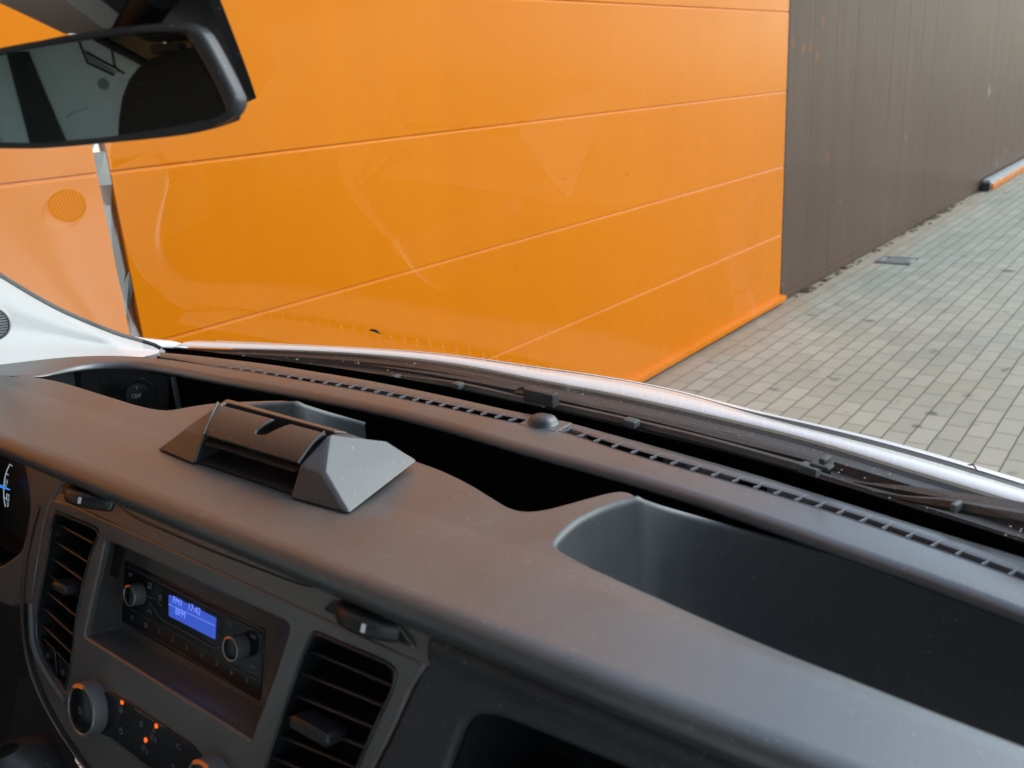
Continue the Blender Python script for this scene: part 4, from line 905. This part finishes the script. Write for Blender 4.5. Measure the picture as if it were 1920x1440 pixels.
# wipers
def og(pts, off): return [on_glass(u, v, off) for u, v in pts]
def wiper(label_pts, arm_pts, extras):
    w = empty('wiper', og([label_pts[0]], 0.01)[0], van)
    bl = resample(og(label_pts, 0.016), 60)
    rows = []
    for p in bl: pass
    prof = [(0, -0.0045), (-0.003, 0.0), (0, 0.0045), (0.006, 0.004), (0.006, -0.004)]
    tk = lambda i: min(1, 0.12 + i / 22)
    rows = [[p + Vector((a, 0, b)) * tk(i) for i, p in enumerate(bl)] for a, b in prof]; rows.append(rows[0])
    loft('wiper_blade', rows, M['wiper'], w, smooth=30)
    ar = resample(og(arm_pts, 0.034), 50)
    prof = [(-0.003, -0.004), (-0.003, 0.003), (0.008, 0.005), (0.008, -0.005)]
    rows = [[p + Vector((a, 0, b)) * tk(i) for i, p in enumerate(ar)] for a, b in prof]; rows.append(rows[0])
    loft('wiper_arm', rows, M['wiper'], w, smooth=30)
    for nm, (u, v), (u2, v2), hh, m in extras:
        a, b = og([(u, v), (u2, v2)], 0.013); d = (b - a); L = d.length; d.normalize(); n_ = d.cross(Vector((0, 0, 1))).normalized()
        box(nm, (a + b) / 2, (L, 0.012, hh), m, w, ax=(d, n_, d.cross(n_)), bev=0.0022)
    return w
wiper([(600, 689), (640, 693), (687, 701), (743, 708), (857, 725), (970, 750), (1060, 768), (1181, 795), (1300, 824), (1400, 851), (1470, 871), (1525, 886)],
      [(700, 686), (820, 705), (973, 735), (1010, 744), (1047, 752), (1235, 795), (1380, 832), (1500, 862), (1560, 880)],
      [('blade_clip', (738, 706), (748, 708), 0.0065, M['clip']), ('blade_clip', (852, 721), (866, 724), 0.0075, M['clip']), ('blade_clip', (1172, 789), (1196, 796), 0.008, M['clip']),
       ('arm_joint', (986, 738), (1043, 751), 0.0155, M['wiper']), ('joint_plate', (992, 752), (1024, 760), 0.0025, M['clip']), ('end_cap', (1501, 875), (1536, 886), 0.0095, M['clip']), ('washer_jet', (1522, 867), (1560, 878), 0.004, M['wiper']), ('washer_jet', (1540, 860), (1554, 864), 0.006, M['wiper'])])
wiper([(1650, 924), (1700, 936), (1785, 950), (1850, 962), (1920, 974), (2060, 1000)],
      [(1600, 904), (1680, 919), (1785, 940), (1850, 950), (1920, 962), (2060, 984)],
      [('blade_clip', (1786, 948), (1800, 952), 0.008, M['clip'])])
# dry leaf and twig caught at the wipers, dust specks on the cowl
p = on_glass(974, 735, 0.030)
lf = obj('dry_leaf', [p + Vector(q) * 0.9 for q in ((0, 0.010, -0.002), (0.002, 0.004, 0.004), (0.0, -0.006, 0.008), (0.003, -0.012, 0.003), (0.001, -0.004, -0.002), (0.004, 0.000, 0.002))], [(0, 1, 5), (1, 2, 5), (2, 3, 5), (3, 4, 5), (4, 0, 5)], M['leaf'], None, 0)
tag(lf, 'small curled brown leaf caught on the driver side wiper joint', 'leaf')
p1, p2 = onz(1814, 879, -0.362), onz(1832, 890, -0.362)
tw = tube('dry_twig', [p1 + up3 * 0.004, lerp(p1, p2, .5) + up3 * 0.008, p2 + up3 * 0.004], [0.0006, 0.0012, 0.0006], M['leaf'], None, 6)
tag(tw, 'short brown twig lying in the dark strip of the bonnet', 'twig')
bm = bmesh.new()
for k in range(420):
    i = random.randrange(NB - 1); t = random.random(); q = rows_ = None
    a, b = cw0[i], b0[i]; pz = lerp(a, b, t); pz = Vector((pz.x - 0.004, pz.y, lerp(CAM.z + ZB - 0.033, b.z - 0.006, t)))
    s = random.uniform(0.0004, 0.0013) * (1.6 if random.random() < 0.12 else 1)
    bmesh.ops.create_icosphere(bm, subdivisions=1, radius=s, matrix=Matrix.Translation(pz))
dbm = mat('pale_grit', (0.35, 0.31, 0.27), 0.8)
de = bmobj('cowl_grit', bm, dbm, None, 0); tag(de, 'pale grit scattered on the cowl below the windscreen', 'grit', kind='stuff')

# ---- driver side pillar
pil = empty('windscreen_pillar', V(.55, 1.25, -.30), van)
PE = 44
top_px = [(-260, 345), (-120, 448), (0, 521), (60, 557), (110, 584), (160, 606), (215, 628), (255, 640), (288, 650), (299, 656)]
bot_px = [(-260, 740), (-120, 702), (0, 684), (40, 678), (80, 673), (120, 670), (160, 669), (210, 669), (260, 667.5), (297, 658)]
tp = resample([onz(u, v, -0.341) if False else ony(u, v, 1.245) for u, v in top_px], PE); bp_ = resample([ony(u, v, 1.150 + 0.03 * i / 9 + (0.05 if i == 9 else 0)) for i, (u, v) in enumerate([(u, v + 4) for u, v in bot_px])], PE)
rows = [[p + Vector((0.01, 0.03, -0.002)) for p in tp], tp]
for t, o in ((0.10, -0.003), (0.28, 0.000), (0.42, 0.006), (0.55, 0.018), (0.70, 0.024), (0.85, 0.016), (0.95, 0.006), (1.0, 0.006)):
    w = lambda i: min(1, max(0.0, (PE - 1 - i) / 12.0))
    rows.append([lerp(a, b, t) + Vector((0, o * w(i), 0)) for i, (a, b) in enumerate(zip(tp, bp_))])
trim_ = loft('pillar_trim', rows, M['trim'], pil, smooth=80)
tube('glass_seal', [p + Vector((0.004, 0.004, 0.002)) for p in tp], 0.0035, M['rubber'], pil, 6)
# grille of the small loudspeaker in the trim
sc_ = ony(-17, 607, 1.155); SF = Frame(sc_, (0.87, -0.5, 0), (0, 0, 1))
mlt = [(*disc(SF, (0, 0), 0.024, -0.012, 0.001, 40, 0.002), M['trim'])]
for k in range(-5, 6):
    h_ = math.sqrt(max(0, 0.020 ** 2 - (k * 0.0036) ** 2)); mlt.append((*tube_data([SF.p(-h_, k * 0.0036, 0.0012), SF.p(h_, k * 0.0036, 0.0012)], 0.0008, 5), M['knob']))
v_, f_ = ring_data(SF, (0, 0), 0.0205, 0.0225, 0, 0.002); mlt.append((v_, f_, M['knob']))
multi('tweeter_grille', mlt, pil)
# painted outer body edge beyond the pillar
fe_u = [(150, 597), (180, 610), (205, 620), (240, 630), (290, 637), (330, 641), (345, 646), (354, 652)]
fe_l = [(150, 599), (180, 613), (205, 625), (232, 639), (265, 650), (325, 651), (342, 654), (352, 656)]
fu = resample([ony(u, v, 1.285) for u, v in fe_u], 40); fl_ = resample([ony(u, v, 1.275) for u, v in fe_l], 40)
loft('body_edge', [[p + Vector((0.01, 0.03, -0.004)) for p in fu], fu, [lerp(a, b, .45) + Vector((0, -0.004, 0)) for a, b in zip(fu, fl_)], fl_, [p + Vector((0, 0.01, -0.02)) for p in fl_]], M['paint'], pil, smooth=60)

# ---- rear-view mirror
mn = Vector((math.cos(math.radians(MYAW)), math.sin(math.radians(MYAW)), MPIT)).normalized()
mc = CAM + wr(150, 165).normalized() * 0.63
MF = Frame(mc, Vector((0, 0, 1)).cross(mn), (0, 0, 1)); MF.n = MF.u.cross(MF.v)
mf = lambda pts: [MF.px(u, v) for u, v in pts]
out_px = [(-190, 268), (-215, 240), (-222, 180), (-200, 150), (-120, 123), (0, 91), (140, 61), (237, 48), (312, 42), (350, 45), (377, 61), (410, 118), (442, 183), (444, 200), (428, 222), (375, 240), (225, 265), (75, 279), (0, 278), (-110, 278)]
in_px = [(-185, 257), (-203, 235), (-208, 182), (-190, 162), (-120, 134), (0, 102), (147, 77), (260, 64), (330, 63), (350, 74), (390, 140), (419, 205), (410, 220), (325, 243), (200, 257), (75, 267), (0, 268), (-110, 267)]
mo = r2(mf(out_px) + mf(out_px)[:1], 120)[:-1]; mi_ = r2(mf(in_px) + mf(in_px)[:1], 120)[:-1]
mir = empty('rear_view_mirror', mc, van)
plate('mirror_rim', MF, [mo, mi_], 0.012, 0.0035, M['mirror_rim'], mir)
obj('mirror_glass', [MF.p(a, b, -0.0015) for a, b in mi_], [tuple(range(len(mi_)))], M['mirror'], mir, 0)
mcx = sum(a for a, b in mo) / len(mo); mcy = sum(b for a, b in mo) / len(mo)
rows = [[MF.p(mcx + (a - mcx) * k, mcy + (b - mcy) * k, -z) for a, b in mo] for k, z in ((0.985, 0.008), (0.955, 0.016), (0.90, 0.026), (0.78, 0.036), (0.5, 0.042), (0.02, 0.044))]
loft('mirror_housing', rows, M['mirror_rim'], mir, True, 60)
tube('mirror_stem', [MF.p(mcx, mcy, -0.045), MF.p(mcx + 0.01, mcy + 0.03, -0.065), on_glass(300, -20, -0.03)], 0.011, M['black'], mir, 12)
# black sensor cover behind the mirror, on the glass
def gpl(u, v, o): return on_glass(u, v, o)
cov = [(412, -4), (431, 45), (452, 100), (470, 150), (481, 184), (462, 193), (440, 201), (300, 150), (190, 60), (130, -8), (60, -110), (60, -300), (300, -300)]
cf_ = [gpl(u, v, -0.018) for u, v in cov]; cb_ = [gpl(u, v, -0.002) for u, v in cov]
cfi = [lerp(p, sum(cf_, Vector()) / len(cf_), 0.05) + Vector((-0.006, 0, 0)) for p in cf_]
v, f = loft_data([cb_, cf_, cfi], True); f.append(tuple(range(2 * len(cov), 3 * len(cov)))); obj('sensor_cover', v, f, M['satin'], van, 30)
# driver's sun visor / header, pale, hanging behind the glass top
vis = [(-300, -140), (-120, -62), (0, 6), (60, 34), (122, 64), (200, 58), (190, 50), (116, -6), (60, -110), (-200, -300)]
vf = [gpl(u, v, -0.045) for u, v in vis]; vb = [p + Vector((0.018, 0, 0.012)) for p in vf]
v, f = loft_data([vb, vf], True); f.append(tuple(range(len(vis), 2 * len(vis)))); obj('sun_visor', v, f, M['cloth'], van, 30)

# ---- cab shell around the camera: roof, driver side, bulkhead
ROOF = 0.25
obj('roof', [V(.14, 1.42, ROOF), V(.14, -.16, ROOF), V(-1.6, -.16, ROOF), V(-1.6, 1.42, ROOF), V(.14, 1.42, ROOF + .04), V(.14, -.16, ROOF + .04), V(-1.6, -.16, ROOF + .04), V(-1.6, 1.42, ROOF + .04)],
    [(0, 1, 2, 3), (4, 5, 6, 7), (0, 1, 5, 4), (1, 2, 6, 5), (2, 3, 7, 6), (3, 0, 4, 7)], M['cloth'], van, 0)
obj('windscreen_header', [glass(YL, 0.165 * S, -0.004), glass(YR, 0.165 * S, -0.004), V(.10, -.2, ROOF), V(.10, 1.4, ROOF)], [(0, 1, 2, 3)], M['cloth'], van, 0)
box('driver_door', V(-.05, 1.36, -.78), (1.15, 0.05, 0.95), M['satin'], van, bev=0.01)
dwin = obj('door_window', [V(-.60, 1.37, -.34), V(.42, 1.37, -.34), V(.02, 1.32, ROOF), V(-.60, 1.32, ROOF)], [(0, 1, 2, 3)], M['glass'], van, 0)
box('widened_door_pillar', V(-.68, -.19, -.3), (0.60, 0.07, 1.25), M['satin'], van, bev=0.01)  # unseen pillar, widened to block light from the rear right
obj('pillar_inner', [V(.60, -.10, -.34), V(.12, -.06, ROOF - .03), V(.02, -.14, ROOF), V(.46, -.19, -.36)], [(0, 1, 2, 3)], M['trim'], van, 0)
box('widened_door_pillar', V(-.60, 1.36, -.3), (0.60, 0.07, 1.2), M['panelgrey'], van, bev=0.01)  # driver side pillar, widened to keep orange wall light off the bulkhead
obj('cab_floor', [V(-1, 1.4, -1.15), V(.9, 1.4, -1.15), V(.9, -.2, -1.15), V(-1, -.2, -1.15)], [(0, 1, 2, 3)], M['satin'], van, 0)
obj('firewall', [V(.78, 1.35, -.40), V(.78, -.25, -.40), V(.85, -.25, -1.2), V(.85, 1.35, -1.2)], [(0, 1, 2, 3)], M['black'], van, 0)
# what the mirror shows
def refl(u, v, x):
    P = onpl(u, v, mc, MF.n); d = (P - CAM).normalized(); r_ = d - 2 * d.dot(MF.n) * MF.n
    return P + r_ * ((CAM.x + S * x - P.x) / r_.x)
BX = -0.86
bk_ = empty('bulkhead', V(BX, .6, -.5), van)
BF = Frame(V(BX, .6, 0), (0, 1, 0), (0, 0, 1))
def bf(pts, x=BX): return [BF.uv(refl(u, v, x)) for u, v in pts]
wina = bf([(186, 76), (262, 113), (330, 150), (480, 120), (470, 20), (186, 20)])
plate('bulkhead_panel', BF, [[(-.82 * S, -1.2 * S), (1.3 * S, -1.2 * S), (1.3 * S, ROOF * S), (-.82 * S, ROOF * S)]], 0.012, 0.001, M['panelgrey'], bk_)
plate('bulkhead_window', Frame(BF.p(0, 0, 0.003), BF.u, BF.v), [wina], 0.006, 0.001, mat('dark_window', (0.03, 0.035, 0.02), 0.15), bk_)
tube('window_rubber', [BF.p(*p, 0.006) for p in bf([(180, 70), (262, 113), (340, 155)])], 0.008, M['rubber'], bk_, 8)
cc = bf([(193, 157)])[0]; rr_ = (Vector(bf([(193, 145)])[0]) - Vector(cc)).length
v, f = ring_data(BF, cc, rr_ * 0.9, rr_, 0.0, 0.004, 32); obj('dimple_rim', v, f, M['panelgrey'], bk_, 40)
v, f = disc(BF, cc, rr_ * 0.92, -0.001, 0.002, 32, 0.001); obj('dimple', v, f, mat('dimple_shade_steel', (0.20, 0.25, 0.27), 0.4), bk_, 40)  # darker copy of the panel steel, the dimple's shade put into its colour
hp = bf([(153, 92), (163, 115), (185, 127), (212, 140), (216, 134), (185, 116), (160, 100)])
plate('pressed_recess', Frame(BF.p(0, 0, 0.002), BF.u, BF.v), [rounded(hp, 0.005)], 0.003, 0.001, mat('recess_shade_steel', (0.22, 0.25, 0.26), 0.4), bk_)  # recess shade painted as a darker steel than the panel around it
tubes('panel_seam', [[BF.p(*p, 0.002) for p in bf([(147, 78), (153, 94), (163, 118), (185, 128), (212, 141)])], [BF.p(*p, 0.002) for p in bf([(160, 97), (188, 113), (215, 127), (232, 138)])], [BF.p(*p, 0.002) for p in bf([(207, 88), (214, 123), (222, 134)])]], 0.0022, M['rubber'], bk_)
tubes('panel_crease', [[BF.p(*p, 0.001) for p in bf([(122, 220), (135, 210), (162, 202)])]], 0.003, M['panelgrey'], bk_)
# dark rubber edge strip at the side of the bulkhead
sp = [refl(u, v, BX + 0.02) for u, v in [(8, 96), (39, 96), (74, 180), (114, 272), (54, 272), (30, 180)]]
obj('edge_strip', sp + [p + Vector((-0.03, 0, 0)) for p in sp], [tuple(range(6))] + [(i, (i + 1) % 6, 6 + (i + 1) % 6, 6 + i) for i in range(6)], M['satin'], bk_, 0)
# driver's seat
seat = empty('seat', V(-.45, .9, -1.0), van)
SX = -0.52
sl_px = [(199, 300), (201, 257), (204, 225), (212, 185), (226, 152), (245, 128), (268, 112), (300, 101), (340, 95), (400, 92)]
SFm = Frame(V(SX, .8, 0), (0, 1, 0), (0.12, 0, 1))
so_ = [SFm.uv(refl(u, v, SX)) for u, v in sl_px]
cxs = so_[-1][0]; so_ = so_ + [(2 * cxs - a, b) for a, b in reversed(so_[:-1])]
so_ = so_ + [(so_[-1][0], -0.75), (so_[0][0], -0.75)]
plate('backrest', SFm, [so_], 0.12, 0.035, M['seat'], seat, res=5)
box('cushion', V(-.22, .86, -.72), (0.55, 0.5, 0.16), M['seat'], seat, bev=0.04, seg=4)
tube('headrest_post', [refl(303, 60, SX - .05), refl(313, 90, SX - .05)], 0.0055, M['chrome'], seat, 8)
box('post_guide', refl(314, 91, SX - .04), (0.03, 0.05, 0.014), M['rubber'], seat, bev=0.004)
hr = refl(330, 38, SX - .05); box('headrest', hr + Vector((0, -0.05, 0.02)), (0.09, 0.24, 0.10), M['seat'], seat, bev=0.03, seg=4)
